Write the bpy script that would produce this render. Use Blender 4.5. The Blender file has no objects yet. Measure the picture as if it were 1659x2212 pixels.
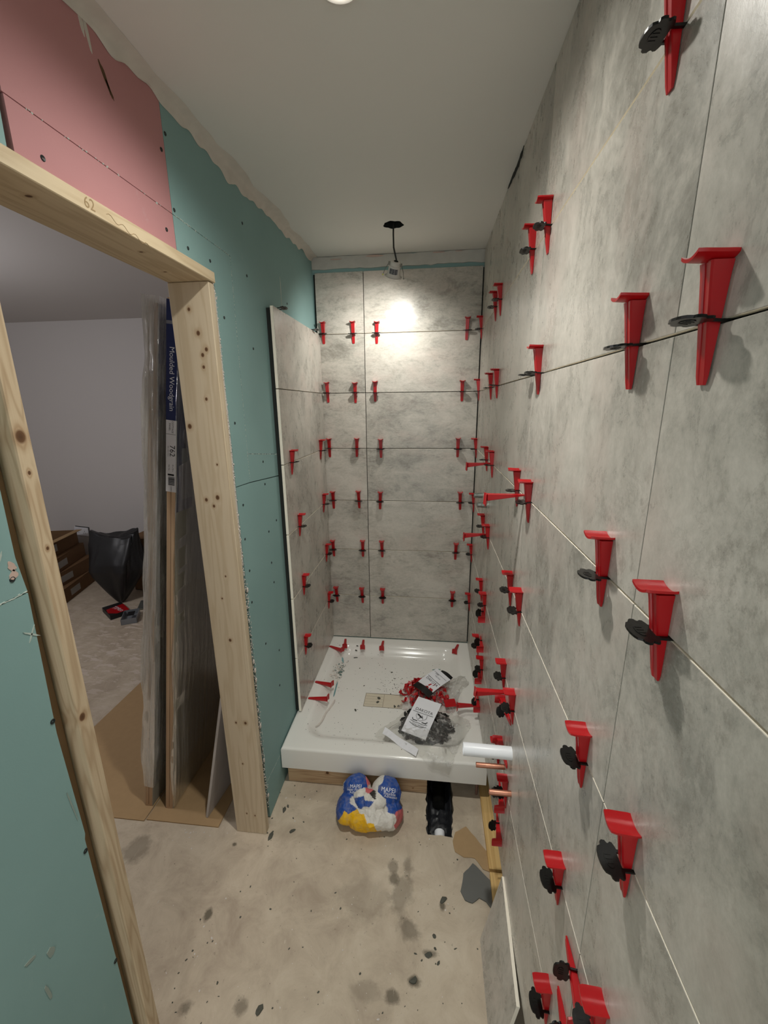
import bpy, bmesh, math, random
import numpy as np
from mathutils import Vector, Matrix, noise
from mathutils.bvhtree import BVHTree
from mathutils.geometry import tessellate_polygon
random.seed(7)
SC = bpy.context.scene
COL = SC.collection

# ------------------------------------------------------------ camera
F_PX, IMG_W = 894.2, 1659.0
pit, yaw, rol = 0.2524, -0.1138, 0.0106
fwd = Vector((math.sin(yaw)*math.cos(pit), math.cos(yaw)*math.cos(pit), -math.sin(pit)))
r0 = Vector((math.cos(yaw), -math.sin(yaw), 0)); d0 = fwd.cross(r0)
right = r0*math.cos(rol) + d0*math.sin(rol)
down = -r0*math.sin(rol) + d0*math.cos(rol)
cd = bpy.data.cameras.new('camera'); cam = bpy.data.objects.new('camera', cd); COL.objects.link(cam)
m = Matrix((right, -down, -fwd)).transposed().to_4x4(); m.translation = Vector((0, 0, 1.64)); cam.matrix_world = m
cd.sensor_fit = 'HORIZONTAL'; cd.sensor_width = 36; cd.lens = 36*F_PX/IMG_W; cd.clip_start = 0.02
SC.camera = cam
# ------------------------------------------------------------ world, lights, exposure
w = bpy.data.worlds.new('world'); SC.world = w; w.use_nodes = True
w.node_tree.nodes['Background'].inputs[0].default_value = (0.54, 0.54, 0.53, 1)
w.node_tree.nodes['Background'].inputs[1].default_value = 2.2  # bright even background added as soft fill through the open rear
SC.view_settings.view_transform = 'Standard'; SC.view_settings.look = 'None'
SC.view_settings.gamma = 1; SC.view_settings.use_curve_mapping = False
SC.view_settings.exposure = 0.44
WARM = (1.0, 0.985, 0.925)

def spot(name, loc, direction, energy, size, blend, radius, color=WARM):
    l = bpy.data.lights.new(name, 'SPOT'); l.energy = energy; l.spot_size = math.radians(size); l.spot_blend = blend
    l.shadow_soft_size = radius; l.color = color
    o = bpy.data.objects.new(name, l); COL.objects.link(o); o.location = loc
    o.rotation_euler = Vector(direction).to_track_quat('-Z', 'Y').to_euler(); return o

def ceil_z(y):
    return 2.38 - 0.035*(2.33-y)
LAMP_DIR = Vector((-0.22, 0.50, -0.80)).normalized()
LAMP_POS = Vector((-0.176, 1.985, 2.178))
DOWN_POS = Vector((-0.168, 0.880, ceil_z(0.880)))
spot('hanging_lamp_light', LAMP_POS + LAMP_DIR*0.012, LAMP_DIR, 12.5, 160, 1.0, 0.02)
spot('downlight_light', DOWN_POS - Vector((0, 0, 0.008)), (0, 0, -1), 17, 162, 0.7, 0.025)
spot('downlight_beam', DOWN_POS - Vector((0, 0, 0.008)), (0, 0, -1), 26, 104, 1.0, 0.025)
spot('rear_fill_spot', (-0.17, -0.55, 2.24), (0, 0, -1), 12, 140, 1.0, 0.03)  # unseen spot added behind the camera as fill
nl = bpy.data.lights.new('next_room_light', 'POINT'); nl.energy = 24; nl.color = (0.98, 0.97, 1.0); nl.shadow_soft_size = 0.12
no = bpy.data.objects.new('next_room_light', nl); COL.objects.link(no); no.location = (-2.75, 1.30, 2.0)

# ------------------------------------------------------------ helpers
def srgb(r, g, b):
    f = lambda c: (c/255/12.92) if c/255 <= 0.04045 else ((c/255+0.055)/1.055)**2.4
    return (f(r), f(g), f(b), 1)

class NT:
    def __init__(s, name):
        s.m = bpy.data.materials.new(name); s.m.use_nodes = True; s.t = s.m.node_tree
        s.t.nodes.clear(); s.out = s.n('ShaderNodeOutputMaterial')
    def n(s, typ, **kw):
        nd = s.t.nodes.new(typ)
        for k, v in kw.items(): setattr(nd, k, v)
        return nd
    def l(s, a, b): s.t.links.new(a, b)
    def put(s, sock, v):
        if hasattr(v, 'is_output') or isinstance(v, bpy.types.NodeSocket): s.l(v, sock)
        else: sock.default_value = v
    def math(s, op, a, b=0.0, clamp=False):
        nd = s.n('ShaderNodeMath', operation=op, use_clamp=clamp); s.put(nd.inputs[0], a); s.put(nd.inputs[1], b); return nd.outputs[0]
    def mix(s, f, a, b, blend='MIX'):
        nd = s.n('ShaderNodeMix', data_type='RGBA', blend_type=blend); s.put(nd.inputs[0], f); s.put(nd.inputs[6], a); s.put(nd.inputs[7], b); return nd.outputs[2]
    def ramp(s, f, stops):
        nd = s.n('ShaderNodeValToRGB'); s.l(f, nd.inputs[0]); e = nd.color_ramp.elements
        e[0].position, e[0].color = stops[0]; e[1].position, e[1].color = stops[-1]
        for p_, c_ in stops[1:-1]:
            q = e.new(p_); q.color = c_
        return nd.outputs[0]
    def range(s, v, a, b, c=0.0, d=1.0):
        nd = s.n('ShaderNodeMapRange'); s.put(nd.inputs[0], v)
        for i, x in enumerate((a, b, c, d)): nd.inputs[i+1].default_value = x
        return nd.outputs[0]
    def coords(s, scale=(1, 1, 1), rnd=False, rot=(0, 0, 0), world=False):
        if world: c = s.n('ShaderNodeNewGeometry').outputs['Position']
        else: c = s.n('ShaderNodeTexCoord').outputs['Object']
        if rnd:
            oi = s.n('ShaderNodeObjectInfo'); v = s.n('ShaderNodeVectorMath', operation='SCALE')
            v.inputs[0].default_value = (13.1, 7.7, 19.3); s.l(oi.outputs['Random'], v.inputs[3])
            a = s.n('ShaderNodeVectorMath', operation='ADD'); s.l(c, a.inputs[0]); s.l(v.outputs[0], a.inputs[1]); c = a.outputs[0]
        mp = s.n('ShaderNodeMapping'); s.l(c, mp.inputs[0]); mp.inputs['Scale'].default_value = scale; mp.inputs['Rotation'].default_value = rot
        return mp.outputs[0]
    def noise(s, vec, scale, detail=4, rough=0.55, dist=0.0):
        nd = s.n('ShaderNodeTexNoise'); s.l(vec, nd.inputs['Vector']); nd.inputs['Scale'].default_value = scale
        nd.inputs['Detail'].default_value = detail; nd.inputs['Roughness'].default_value = rough; nd.inputs['Distortion'].default_value = dist
        return nd.outputs[0]
    def bump(s, h, strength, dist=0.002):
        nd = s.n('ShaderNodeBump'); s.l(h, nd.inputs['Height']); nd.inputs['Strength'].default_value = strength; nd.inputs['Distance'].default_value = dist
        return nd.outputs[0]
    def bsdf(s, col, rough=0.5, normal=None, spec=0.5, metal=0.0, **kw):
        b = s.n('ShaderNodeBsdfPrincipled'); s.put(b.inputs['Base Color'], col); s.put(b.inputs['Roughness'], rough)
        b.inputs['Specular IOR Level'].default_value = spec; b.inputs['Metallic'].default_value = metal
        if normal is not None: s.l(normal, b.inputs['Normal'])
        for k, v in kw.items(): s.put(b.inputs[k], v)
        s.l(b.outputs[0], s.out.inputs[0]); return b

def plain(name, c, rough=0.5, spec=0.5, metal=0.0, var=0.06, scale=30, bump=0.1, **kw):
    t = NT(name); v = t.coords(rnd=True); n = t.noise(v, scale, 4)
    a = tuple(max(0, x*(1-var)) for x in c[:3])+(1,); b = tuple(min(1, x*(1+var)) for x in c[:3])+(1,)
    t.bsdf(t.mix(n, a, b), rough, t.bump(n, bump, 0.001), spec, metal, **kw); return t.m

def tile_mat(name, stretch, dark=1.0, rot=(0, 0, 0)):
    t = NT(name); v = t.coords(scale=stretch, rnd=True, rot=rot)
    big = t.noise(v, 2.6, 3, 0.5, 0.6)
    mid = t.noise(v, 11, 10, 0.78, 0.4)
    fine = t.noise(v, 95, 4, 0.7)
    mix = t.math('ADD', t.math('MULTIPLY', mid, 0.62), t.math('MULTIPLY', big, 0.38))
    mix = t.math('ADD', mix, t.math('MULTIPLY', t.math('SUBTRACT', fine, 0.5), 0.22))
    g = lambda r, gg, b: tuple(c*dark for c in srgb(r, gg, b)[:3])+(1,)
    col = t.ramp(mix, [(0.36, g(136, 132, 123)), (0.44, g(160, 156, 147)), (0.51, g(180, 175, 165)), (0.62, g(200, 194, 184))])
    grain = t.range(t.noise(v, 48, 8, 0.82), 0.50, 0.60, 0.0, 1.0)
    gm = t.math('MULTIPLY', grain, t.range(t.noise(v, 4.5, 4, 0.6, 0.5), 0.50, 0.66, 0.0, 0.45))
    col = t.mix(gm, col, g(124, 117, 107))
    vn = t.math('ABSOLUTE', t.math('SUBTRACT', t.noise(v, 7, 8, 0.72, 0.8), 0.5))
    vm = t.math('MULTIPLY', t.range(vn, 0.0, 0.010, 0.28, 0.0), t.range(t.noise(v, 5, 3), 0.5, 0.6, 0.0, 1.0))
    col = t.mix(vm, col, g(112, 107, 99))
    pk = t.range(t.noise(v, 6, 4, 0.6), 0.52, 0.72, 0.0, 0.30)
    col = t.mix(pk, col, g(200, 180, 170))
    t.bsdf(col, t.range(mid, 0.3, 0.7, 0.24, 0.34), t.bump(mix, 0.16, 0.003), 0.5); return t.m

def wood_mat(name, c_light, c_dark, axis=2, rings=90, knots=(), face=(1, 2), kr=0.012, world=False):
    """knots: (a,b,r) in the plane of the two object axes `face`"""
    t = NT(name)
    c = t.n('ShaderNodeTexCoord').outputs['Object']
    sep = t.n('ShaderNodeSeparateXYZ'); t.l(c, sep.inputs[0])
    A, B = sep.outputs[face[0]], sep.outputs[face[1]]
    dk = None
    for (a, b, r) in knots:
        r = r*0.72
        da = t.math('MULTIPLY', t.math('SUBTRACT', A, a), 1.0/r); db = t.math('MULTIPLY', t.math('SUBTRACT', B, b), 0.8/r)
        d = t.math('SQRT', t.math('ADD', t.math('MULTIPLY', da, da), t.math('MULTIPLY', db, db)))
        dk = d if dk is None else t.math('MINIMUM', dk, d)
    sc = [1.0, 1.0, 1.0]; sc[axis] = 0.06
    mp = t.n('ShaderNodeMapping'); t.l(c, mp.inputs[0]); mp.inputs['Scale'].default_value = sc
    n1 = t.noise(mp.outputs[0], 14, 3, 0.5)
    if dk is not None:
        bend = t.math('DIVIDE', 0.35, t.math('ADD', dk, 0.6)); n1 = t.math('ADD', n1, t.math('MULTIPLY', bend, 0.35))
    w_ = t.math('SINE', t.math('MULTIPLY', n1, rings)); w_ = t.range(w_, -1, 1)
    w_ = t.math('POWER', w_, 2.0)
    mp2 = t.n('ShaderNodeMapping'); t.l(c, mp2.inputs[0]); sc2 = [1.0]*3; sc2[axis] = 0.02; mp2.inputs['Scale'].default_value = sc2
    n2 = t.noise(mp2.outputs[0], 420, 3, 0.6)
    n3 = t.noise(c, 5, 3)
    f = t.math('ADD', t.math('MULTIPLY', w_, 0.36), t.math('MULTIPLY', n2, 0.3)); f = t.math('ADD', f, t.math('MULTIPLY', n3, 0.25))
    col = t.mix(t.range(f, 0.2, 0.95), c_light, c_dark)
    if dk is not None:
        col = t.mix(t.range(dk, 0.7, 2.6, 0.42, 0.0), col, srgb(150, 110, 70))
        col = t.mix(t.range(dk, 0.75, 1.1, 0.9, 0.0), col, srgb(96, 62, 34))
        col = t.mix(t.range(dk, 0.2, 0.8, 0.6, 0.0), col, srgb(70, 46, 28))
    t.bsdf(col, 0.62, t.bump(f, 0.15, 0.001), 0.35); return t.m

def board_mat(name, c, c2):
    t = NT(name); v = t.coords(world=True)
    n = t.noise(v, 2.5, 4); f = t.noise(v, 260, 3, 0.6); s_ = t.noise(v, 14, 5, 0.65)
    col = t.mix(t.range(n, 0.3, 0.7), c, c2)
    col = t.mix(t.range(s_, 0.66, 0.8, 0.0, 0.25), col, srgb(190, 200, 196))
    t.bsdf(col, 0.72, t.bump(f, 0.12, 0.0008), 0.3); return t.m

def mesh_obj(name, me, mat=None, parent=None, kind=None, label=None, cat=None, group=None):
    o = bpy.data.objects.new(name, me); COL.objects.link(o)
    if mat is not None and len(me.materials) == 0: me.materials.append(mat)
    if parent is not None: o.parent = parent
    tag(o, label, cat, group, kind); return o
def tag(o, label=None, cat=None, group=None, kind=None):
    if label: o['label'] = label
    if cat: o['category'] = cat
    if group: o['group'] = group
    if kind: o['kind'] = kind
    return o
def empty(name, loc=(0, 0, 0), label=None, cat=None, group=None, kind=None, rot=None, mat=None):
    o = bpy.data.objects.new(name, None); COL.objects.link(o); o.empty_display_size = 0.05
    if mat is not None: o.matrix_world = mat
    else:
        o.location = loc
        if rot: o.rotation_euler = rot
    return tag(o, label, cat, group, kind)
def bm_me(bm, name='m', smooth=False):
    me = bpy.data.meshes.new(name); bmesh.ops.recalc_face_normals(bm, faces=bm.faces); bm.to_mesh(me); bm.free()
    if smooth: me.polygons.foreach_set('use_smooth', [True]*len(me.polygons))
    return me
def smooth_me(me, ang=40):
    me.polygons.foreach_set('use_smooth', [True]*len(me.polygons)); me.set_sharp_from_angle(angle=math.radians(ang)); return me
def box_me(x0, x1, y0, y1, z0, z1, bev=0.0, seg=1):
    bm = bmesh.new(); add_box(bm, x0, x1, y0, y1, z0, z1)
    if bev: bmesh.ops.bevel(bm, geom=bm.edges[:], offset=bev, segments=seg, affect='EDGES')
    return bm_me(bm)
def add_box(bm, x0, x1, y0, y1, z0, z1, M=None):
    c = [(x, y, z) for x in (x0, x1) for y in (y0, y1) for z in (z0, z1)]
    v = [bm.verts.new(M @ Vector(p) if M else p) for p in c]
    for f in ((0, 1, 3, 2), (4, 6, 7, 5), (0, 4, 5, 1), (2, 3, 7, 6), (0, 2, 6, 4), (1, 5, 7, 3)): bm.faces.new([v[i] for i in f])
def local_box(name, x0, x1, y0, y1, z0, z1, mat, parent=None, bev=0.0, **kw):
    """box whose origin sits at its own centre (keeps per-object texture offsets meaningful)"""
    c = Vector(((x0+x1)/2, (y0+y1)/2, (z0+z1)/2))
    me = box_me(x0-c.x, x1-c.x, y0-c.y, y1-c.y, z0-c.z, z1-c.z, bev)
    o = mesh_obj(name, me, mat, parent, **kw); o.location = c; return o
def prism_bm(poly, d0_, d1_, to3, bm=None):
    """extrude a 2-D polygon between two depths; to3(a,b,d)->Vector"""
    bm = bm or bmesh.new()
    A = [bm.verts.new(to3(a, b, d0_)) for a, b in poly]; B = [bm.verts.new(to3(a, b, d1_)) for a, b in poly]
    n = len(poly)
    if n <= 4: bm.faces.new(A); bm.faces.new(B[::-1])
    else:
        for t_ in tessellate_polygon([[Vector((a, b, 0)) for a, b in poly]]):
            bm.faces.new([A[i] for i in t_]); bm.faces.new([B[i] for i in t_[::-1]])
    for i in range(n): bm.faces.new([A[i], B[i], B[(i+1) % n], A[(i+1) % n]])
    return bm
def lathe_bm(prof, seg=32, bm=None, M=None):
    bm = bm or bmesh.new(); rings = []
    for r, z in prof:
        if r < 1e-6: rings.append([bm.verts.new((M @ Vector((0, 0, z))) if M else (0, 0, z))])
        else: rings.append([bm.verts.new((M @ Vector((r*math.cos(2*math.pi*k/seg), r*math.sin(2*math.pi*k/seg), z))) if M else (r*math.cos(2*math.pi*k/seg), r*math.sin(2*math.pi*k/seg), z)) for k in range(seg)])
    for a, b in zip(rings, rings[1:]):
        for k in range(seg):
            k2 = (k+1) % seg
            if len(a) == 1 and len(b) == 1: continue
            if len(a) == 1: bm.faces.new([a[0], b[k], b[k2]])
            elif len(b) == 1: bm.faces.new([a[k], b[0], a[k2]])
            else: bm.faces.new([a[k], b[k], b[k2], a[k2]])
    return bm
def tube_bm(pts, r, seg=10, bm=None, cap=True):
    bm = bm or bmesh.new(); pts = [Vector(p) for p in pts]; rings = []; up = Vector((0.13, 0.31, 0.94)).normalized()
    for i, p in enumerate(pts):
        t = (pts[min(i+1, len(pts)-1)] - pts[max(i-1, 0)]).normalized()
        a = t.cross(up)
        if a.length < 1e-3: a = t.cross(Vector((1, 0, 0)))
        a.normalize(); b = t.cross(a); up = -b if up.dot(-b) > 0 else b; up = a.cross(t)
        rr = r[i] if isinstance(r, (list, tuple)) else r
        rings.append([bm.verts.new(p + a*math.cos(2*math.pi*k/seg)*rr + up*math.sin(2*math.pi*k/seg)*rr) for k in range(seg)])
    for A, B in zip(rings, rings[1:]):
        for k in range(seg): bm.faces.new([A[k], B[k], B[(k+1) % seg], A[(k+1) % seg]])
    if cap: bm.faces.new(rings[0][::-1]); bm.faces.new(rings[-1])
    return bm
def text_me(s, size, extrude=0.0):
    c = bpy.data.curves.new('t', 'FONT'); c.body = s; c.size = size; c.align_x = 'CENTER'; c.align_y = 'CENTER'; c.extrude = extrude; c.resolution_u = 3
    o = bpy.data.objects.new('t', c); COL.objects.link(o); dg = bpy.context.evaluated_depsgraph_get(); dg.update()
    me = bpy.data.meshes.new_from_object(o.evaluated_get(dg)); COL.objects.unlink(o); bpy.data.objects.remove(o); bpy.data.curves.remove(c)
    return me
def flat_on(me, origin, ax, ay):
    """lay a 2-D mesh (xy) into the world plane spanned by ax, ay"""
    origin, ax, ay = Vector(origin), Vector(ax), Vector(ay); n = ax.cross(ay).normalized()
    for v in me.vertices: v.co = origin + ax*v.co.x + ay*v.co.y + n*v.co.z
    return me
def sd2(a, b): return noise.noise(Vector((a, b, 0.3)))
def join_me(meshes):
    bm = bmesh.new()
    for me in meshes: bm.from_mesh(me)
    out = bpy.data.meshes.new('j'); bm.to_mesh(out); bm.free(); return out

# ------------------------------------------------------------ materials
M_tile_r = tile_mat('grey_stone_tile_wall', (1.0, 1.0, 0.72), rot=(0.5, 0, 0))
M_tile_b = tile_mat('grey_stone_tile', (0.62, 1.0, 1.25), rot=(0, 0.25, 0))
M_tile_l = tile_mat('beige_stone_tile', (1.0, 1.0, 0.72), rot=(0.4, 0, 0))
M_tile_edge = plain('tile_body', srgb(246, 238, 222), 0.8, 0.2)
M_green = board_mat('green_plasterboard', srgb(138, 170, 168), srgb(130, 162, 160))
M_pink = board_mat('pink_plasterboard', srgb(190, 138, 138), srgb(182, 130, 132))
M_gyps = plain('gypsum', srgb(205, 198, 190), 0.9, 0.2, var=0.15, scale=120, bump=0.5)
M_skim = plain('skim_coat', srgb(204, 198, 188), 0.85, 0.2, var=0.14, scale=25, bump=0.5)
M_ceil = plain('ceiling_plaster', srgb(222, 221, 215), 0.7, 0.3, var=0.015, scale=6, bump=0.05)
M_white = plain('room_paint', srgb(200, 196, 194), 0.8, 0.2, var=0.012, scale=5, bump=0.05)
M_dark = plain('dark_adhesive_and_shade', srgb(44, 46, 44), 0.9, 0.2)
M_core = plain('stud_brown', srgb(92, 70, 50), 0.8, 0.2)
M_screw = plain('screw_black', srgb(26, 34, 34), 0.5, 0.4)
M_red = plain('red_plastic', srgb(172, 14, 22), 0.3, 0.5, var=0.03, scale=60, bump=0.03, **{'Subsurface Weight': 0.05})
M_black = plain('black_plastic', srgb(18, 18, 17), 0.3, 0.3, var=0.3, scale=150, bump=0.15)
M_copper = plain('copper', srgb(176, 122, 100), 0.38, 0.5, 0.75, var=0.25, scale=60, bump=0.1)
M_wpipe = plain('white_pipe', srgb(232, 234, 238), 0.35, 0.5, var=0.02)
M_chrome = plain('brass_chrome', srgb(150, 155, 150), 0.3, 0.5, 0.8)
M_tray = plain('acrylic_white', srgb(226, 224, 218), 0.14, 0.5, var=0.015, scale=20, bump=0.02)
M_card = plain('cardboard', srgb(168, 140, 104), 0.85, 0.15, var=0.08, scale=40)
M_card_dk = plain('cardboard_brown', srgb(122, 94, 68), 0.85, 0.15, var=0.12, scale=40)
M_binbag = plain('bin_bag', srgb(24, 25, 28), 0.42, 0.5, var=0.1, scale=20, bump=0.2)
M_paper = plain('white_card', srgb(222, 222, 226), 0.6, 0.3, var=0.02)
M_ink = plain('ink', srgb(24, 24, 26), 0.6, 0.3)
M_inkw = plain('white_print', srgb(222, 224, 230), 0.6, 0.3)
M_navy = plain('navy_print', srgb(30, 42, 88), 0.4, 0.4)
M_pencil = plain('pencil', srgb(158, 134, 100), 0.7, 0.2)
M_chalk = plain('chalk', srgb(178, 190, 182), 0.8, 0.2)
M_pinkpl = plain('pinkish_plaster', srgb(196, 172, 160), 0.85, 0.2, var=0.1, scale=90, bump=0.5)
M_smear = plain('faint_smear', srgb(146, 158, 150), 0.8, 0.2)
M_debris = plain('adhesive_crumb', srgb(84, 84, 76), 0.9, 0.2, var=0.3, scale=200)
M_doorf = plain('primed_door', srgb(160, 155, 142), 0.5, 0.3)
M_lampw = plain('lamp_plastic', srgb(214, 210, 204), 0.4, 0.4, var=0.02)
M_lamplab = plain('lamp_label', srgb(128, 130, 134), 0.5, 0.3)
M_steel = plain('spring_steel', srgb(130, 130, 126), 0.35, 0.5, 0.7)
W1, W2 = srgb(210, 192, 164), srgb(182, 158, 126)
M_wood = wood_mat('planed_pine', W1, W2)
M_batten = wood_mat('yellow_batten', srgb(222, 186, 124), srgb(190, 146, 86), axis=1, rings=70)
M_woodx = wood_mat('pine_along_x', srgb(196, 168, 134), srgb(150, 116, 84), axis=0, knots=((-0.13, 0.012, 0.010), (0.11, -0.01, 0.004), (0.25, -0.03, 0.003)), face=(0, 2))
def emis(name, c, s):
    t = NT(name); e = t.n('ShaderNodeEmission'); e.inputs[0].default_value = c; e.inputs[1].default_value = s; t.l(e.outputs[0], t.out.inputs[0]); return t.m
M_lens = emis('lamp_lens', (1, 0.95, 0.85, 1), 14)
def film_mat(name, tint, white, rough=0.15, scale=(30, 30, 2), lo=0.42, hi=0.72, base=0.25):
    t = NT(name); v = t.coords(scale=scale)
    n = t.noise(v, 1.0, 5, 0.65, 0.5)
    tr = t.n('ShaderNodeBsdfTransparent'); tr.inputs[0].default_value = tint
    gl = t.n('ShaderNodeBsdfGlossy'); gl.inputs[0].default_value = (1, 1, 1, 1); gl.inputs['Roughness'].default_value = rough; t.l(t.bump(n, 0.9, 0.01), gl.inputs['Normal'])
    df = t.n('ShaderNodeBsdfDiffuse'); df.inputs[0].default_value = srgb(220, 218, 214)
    lw = t.n('ShaderNodeLayerWeight'); lw.inputs[0].default_value = 0.25
    m1 = t.n('ShaderNodeMixShader'); t.l(t.range(lw.outputs['Fresnel'], 0, 1, 0.05, 0.6), m1.inputs[0]); t.l(tr.outputs[0], m1.inputs[1]); t.l(gl.outputs[0], m1.inputs[2])
    m2 = t.n('ShaderNodeMixShader'); t.l(t.range(n, lo, hi, white*base, white), m2.inputs[0]); t.l(m1.outputs[0], m2.inputs[1]); t.l(df.outputs[0], m2.inputs[2])  # white streaks mixed in to paint the film's sheen and highlights
    t.l(m2.outputs[0], t.out.inputs[0]); return t.m
M_film = film_mat('wrapping_film', (0.93, 0.92, 0.90, 1), 0.66, 0.10, scale=(70, 70, 3))
M_film2 = film_mat('shaded_door_film', (0.90, 0.90, 0.86, 1), 0.16, scale=(60, 60, 1.5))  # less white than the other film, paints in the jamb's shade
M_bagfilm = film_mat('clear_bag_film', (0.94, 0.94, 0.93, 1), 0.62, 0.08, lo=0.54, hi=0.70, base=0.10, scale=(22, 22, 22))

def floor_mat():
    t = NT('concrete_floor'); v = t.coords(world=True)
    a = t.noise(v, 1.6, 5, 0.6); b = t.noise(v, 9, 7, 0.7, 0.6); c = t.noise(v, 70, 5, 0.7)
    f = t.math('ADD', t.math('MULTIPLY', a, 0.5), t.math('MULTIPLY', b, 0.5))
    col = t.ramp(f, [(0.36, srgb(164, 149, 131)), (0.52, srgb(190, 176, 156)), (0.68, srgb(208, 196, 177))])
    col = t.mix(t.range(c, 0.62, 0.72, 0, 0.55), col, srgb(122, 110, 98))
    sep = t.n('ShaderNodeSeparateXYZ'); t.l(v, sep.inputs[0])
    wob = t.math('MULTIPLY', t.math('SUBTRACT', t.noise(v, 16, 5, 0.7), 0.5), 2.6)
    def blot(x, y, rx, ry, s, colr, col):
        dx = t.math('MULTIPLY', t.math('SUBTRACT', sep.outputs[0], x), 1/rx); dy = t.math('MULTIPLY', t.math('SUBTRACT', sep.outputs[1], y), 1/ry)
        d = t.math('SQRT', t.math('ADD', t.math('MULTIPLY', dx, dx), t.math('MULTIPLY', dy, dy)))
        d = t.math('ADD', d, wob)
        return t.mix(t.range(d, 0.6, 1.25, s, 0.0), col, colr)
    dk = srgb(96, 88, 74)
    for (x, y, rx, ry, s) in [(-0.105, 1.098, .018, .022, .75), (-0.109, 1.14, .02, .022, .55), (-0.059, 1.15, .02, .03, .55), (-0.075, 1.055, .035, .06, .45),
                              (0.065, 1.038, .010, .014, .9), (-0.023, 0.836, .022, .014, .85), (-0.711, 0.93, .012, .02, .9), (0.027, 0.905, .02, .01, .7),
                              (-0.659, 0.71, .018, .02, .7), (-0.505, 0.731, .02, .018, .6), (-0.085, 0.795, .02, .02, .8), (-0.2, 1.03, .09, .07, .22),
                              (-1.095, 1.10, .05, .05, .5), (-0.04, 0.96, .035, .03, .6), (-0.16, 0.80, .05, .02, .3), (-0.728, 1.157, .01, .008, .9)]:
        col = blot(x, y, rx, ry, s, dk, col)
    # white plaster splatter in the next room and pale scuffs here
    wz = t.noise(t.coords(scale=(1.0, 3.0, 1), world=True, rot=(0, 0, 0.9)), 9, 6, 0.62, 0.3)
    reg = t.math('MULTIPLY', t.range(sep.outputs[0], -2.7, -2.2, 0.55, 1.0), t.range(sep.outputs[0], -1.5, -1.1, 1.0, 0.0))
    reg = t.math('MULTIPLY', reg, t.math('MULTIPLY', t.range(sep.outputs[1], 1.7, 2.2, 0.2, 1.0), t.range(sep.outputs[1], 2.9, 3.2, 1.0, 0.0)))
    col = t.mix(t.math('MULTIPLY', t.range(wz, 0.54, 0.58), reg), col, srgb(205, 192, 178))
    sc = t.noise(t.coords(scale=(4, 1, 1), world=True, rot=(0, 0, 0.4)), 11, 6, 0.7)
    col = t.mix(t.range(sc, 0.66, 0.74, 0, 0.5), col, srgb(214, 204, 186))
    dm = t.noise(v, 42, 4, 0.5); col = t.mix(t.range(dm, 0.74, 0.77, 0, 0.8), col, srgb(74, 66, 56))
    t.bsdf(col, 0.78, t.bump(t.math('ADD', f, t.math('MULTIPLY', c, 0.3)), 0.3, 0.004), 0.3); return t.m
M_floor = floor_mat()

def slab(name, outer, holes, zf, thick, mat, kind='structure', hole_depth=None):
    """horizontal slab with holes; zf(x,y) = visible face height, thick signed away from the visible face"""
    bm = bmesh.new(); edges = []; loops = []
    for poly in [outer]+holes:
        vs = [bm.verts.new((x, y, zf(x, y))) for x, y in poly]; loops.append(vs)
        edges += [bm.edges.new((vs[i], vs[(i+1) % len(vs)])) for i in range(len(vs))]
    r = bmesh.ops.triangle_fill(bm, use_beauty=True, use_dissolve=False, edges=edges)
    for vs in loops[1:]:
        lo = [bm.verts.new(v.co + Vector((0, 0, thick))) for v in vs]; n = len(vs)
        for i in range(n): bm.faces.new([vs[i], vs[(i+1) % n], lo[(i+1) % n], lo[i]])
        if thick < 0: bm.faces.new(lo)
    me = bm_me(bm); me.materials.append(mat)
    if thick > 0:
        me.materials.append(M_dark)  # hole walls coloured dark to stand in for the shade inside
        for p_ in me.polygons: p_.material_index = 1 if abs(p_.normal.z) < 0.5 else 0
    o = mesh_obj(name, me, None, kind=kind); return o

def ragged(poly, amp, step, seed=0.0):
    out = []
    for i, (x, y) in enumerate(poly):
        x2, y2 = poly[(i+1) % len(poly)]; L = math.hypot(x2-x, y2-y); n = max(1, int(L/step))
        for k in range(n):
            t = k/n; px, py = x+(x2-x)*t, y+(y2-y)*t
            out.append((px+amp*sd2(px*37+seed, py*41), py+amp*sd2(px*43, py*39+seed+5)))
    return out

# ------------------------------------------------------------ room shell
XR, YB, XL = 0.247, 2.329, -0.630
trench = ragged([(0.012, 1.272), (0.108, 1.268), (0.118, 1.40), (0.116, 1.62), (0.006, 1.62), (0.006, 1.40)], 0.008, 0.012)
slab('floor', [(-4.6, -1.4), (0.34, -1.4), (0.34, 3.62), (-4.6, 3.62)], [trench], lambda x, y: 0, -0.09, M_floor)
hole = [(-0.172+0.042*math.cos(a)*(1+0.08*math.sin(5*a)), 1.961+0.042*math.sin(a)*(1+0.1*math.cos(7*a))) for a in [2*math.pi*k/28 for k in range(28)]]
slab('ceiling', [(-0.70, -1.3), (0.28, -1.3), (0.28, 2.36), (-0.70, 2.36)], [hole], lambda x, y: ceil_z(y), 0.10, M_ceil)
ceil2 = mesh_obj('ceiling_room', box_me(-4.6, -0.70, -1.4, 3.62, 2.38, 2.45), M_white, kind='structure')
mesh_obj('wall_room_back', box_me(-4.6, -0.742, 3.57, 3.62, 0, 2.38), M_white, kind='structure')
mesh_obj('wall_room_left', box_me(-4.65, -4.6, -1.4, 3.62, 0, 2.40), M_white, kind='structure')
mesh_obj('wall_room_front', box_me(-4.6, -0.742, -1.45, -1.4, 0, 2.38), M_white, kind='structure')

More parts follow.
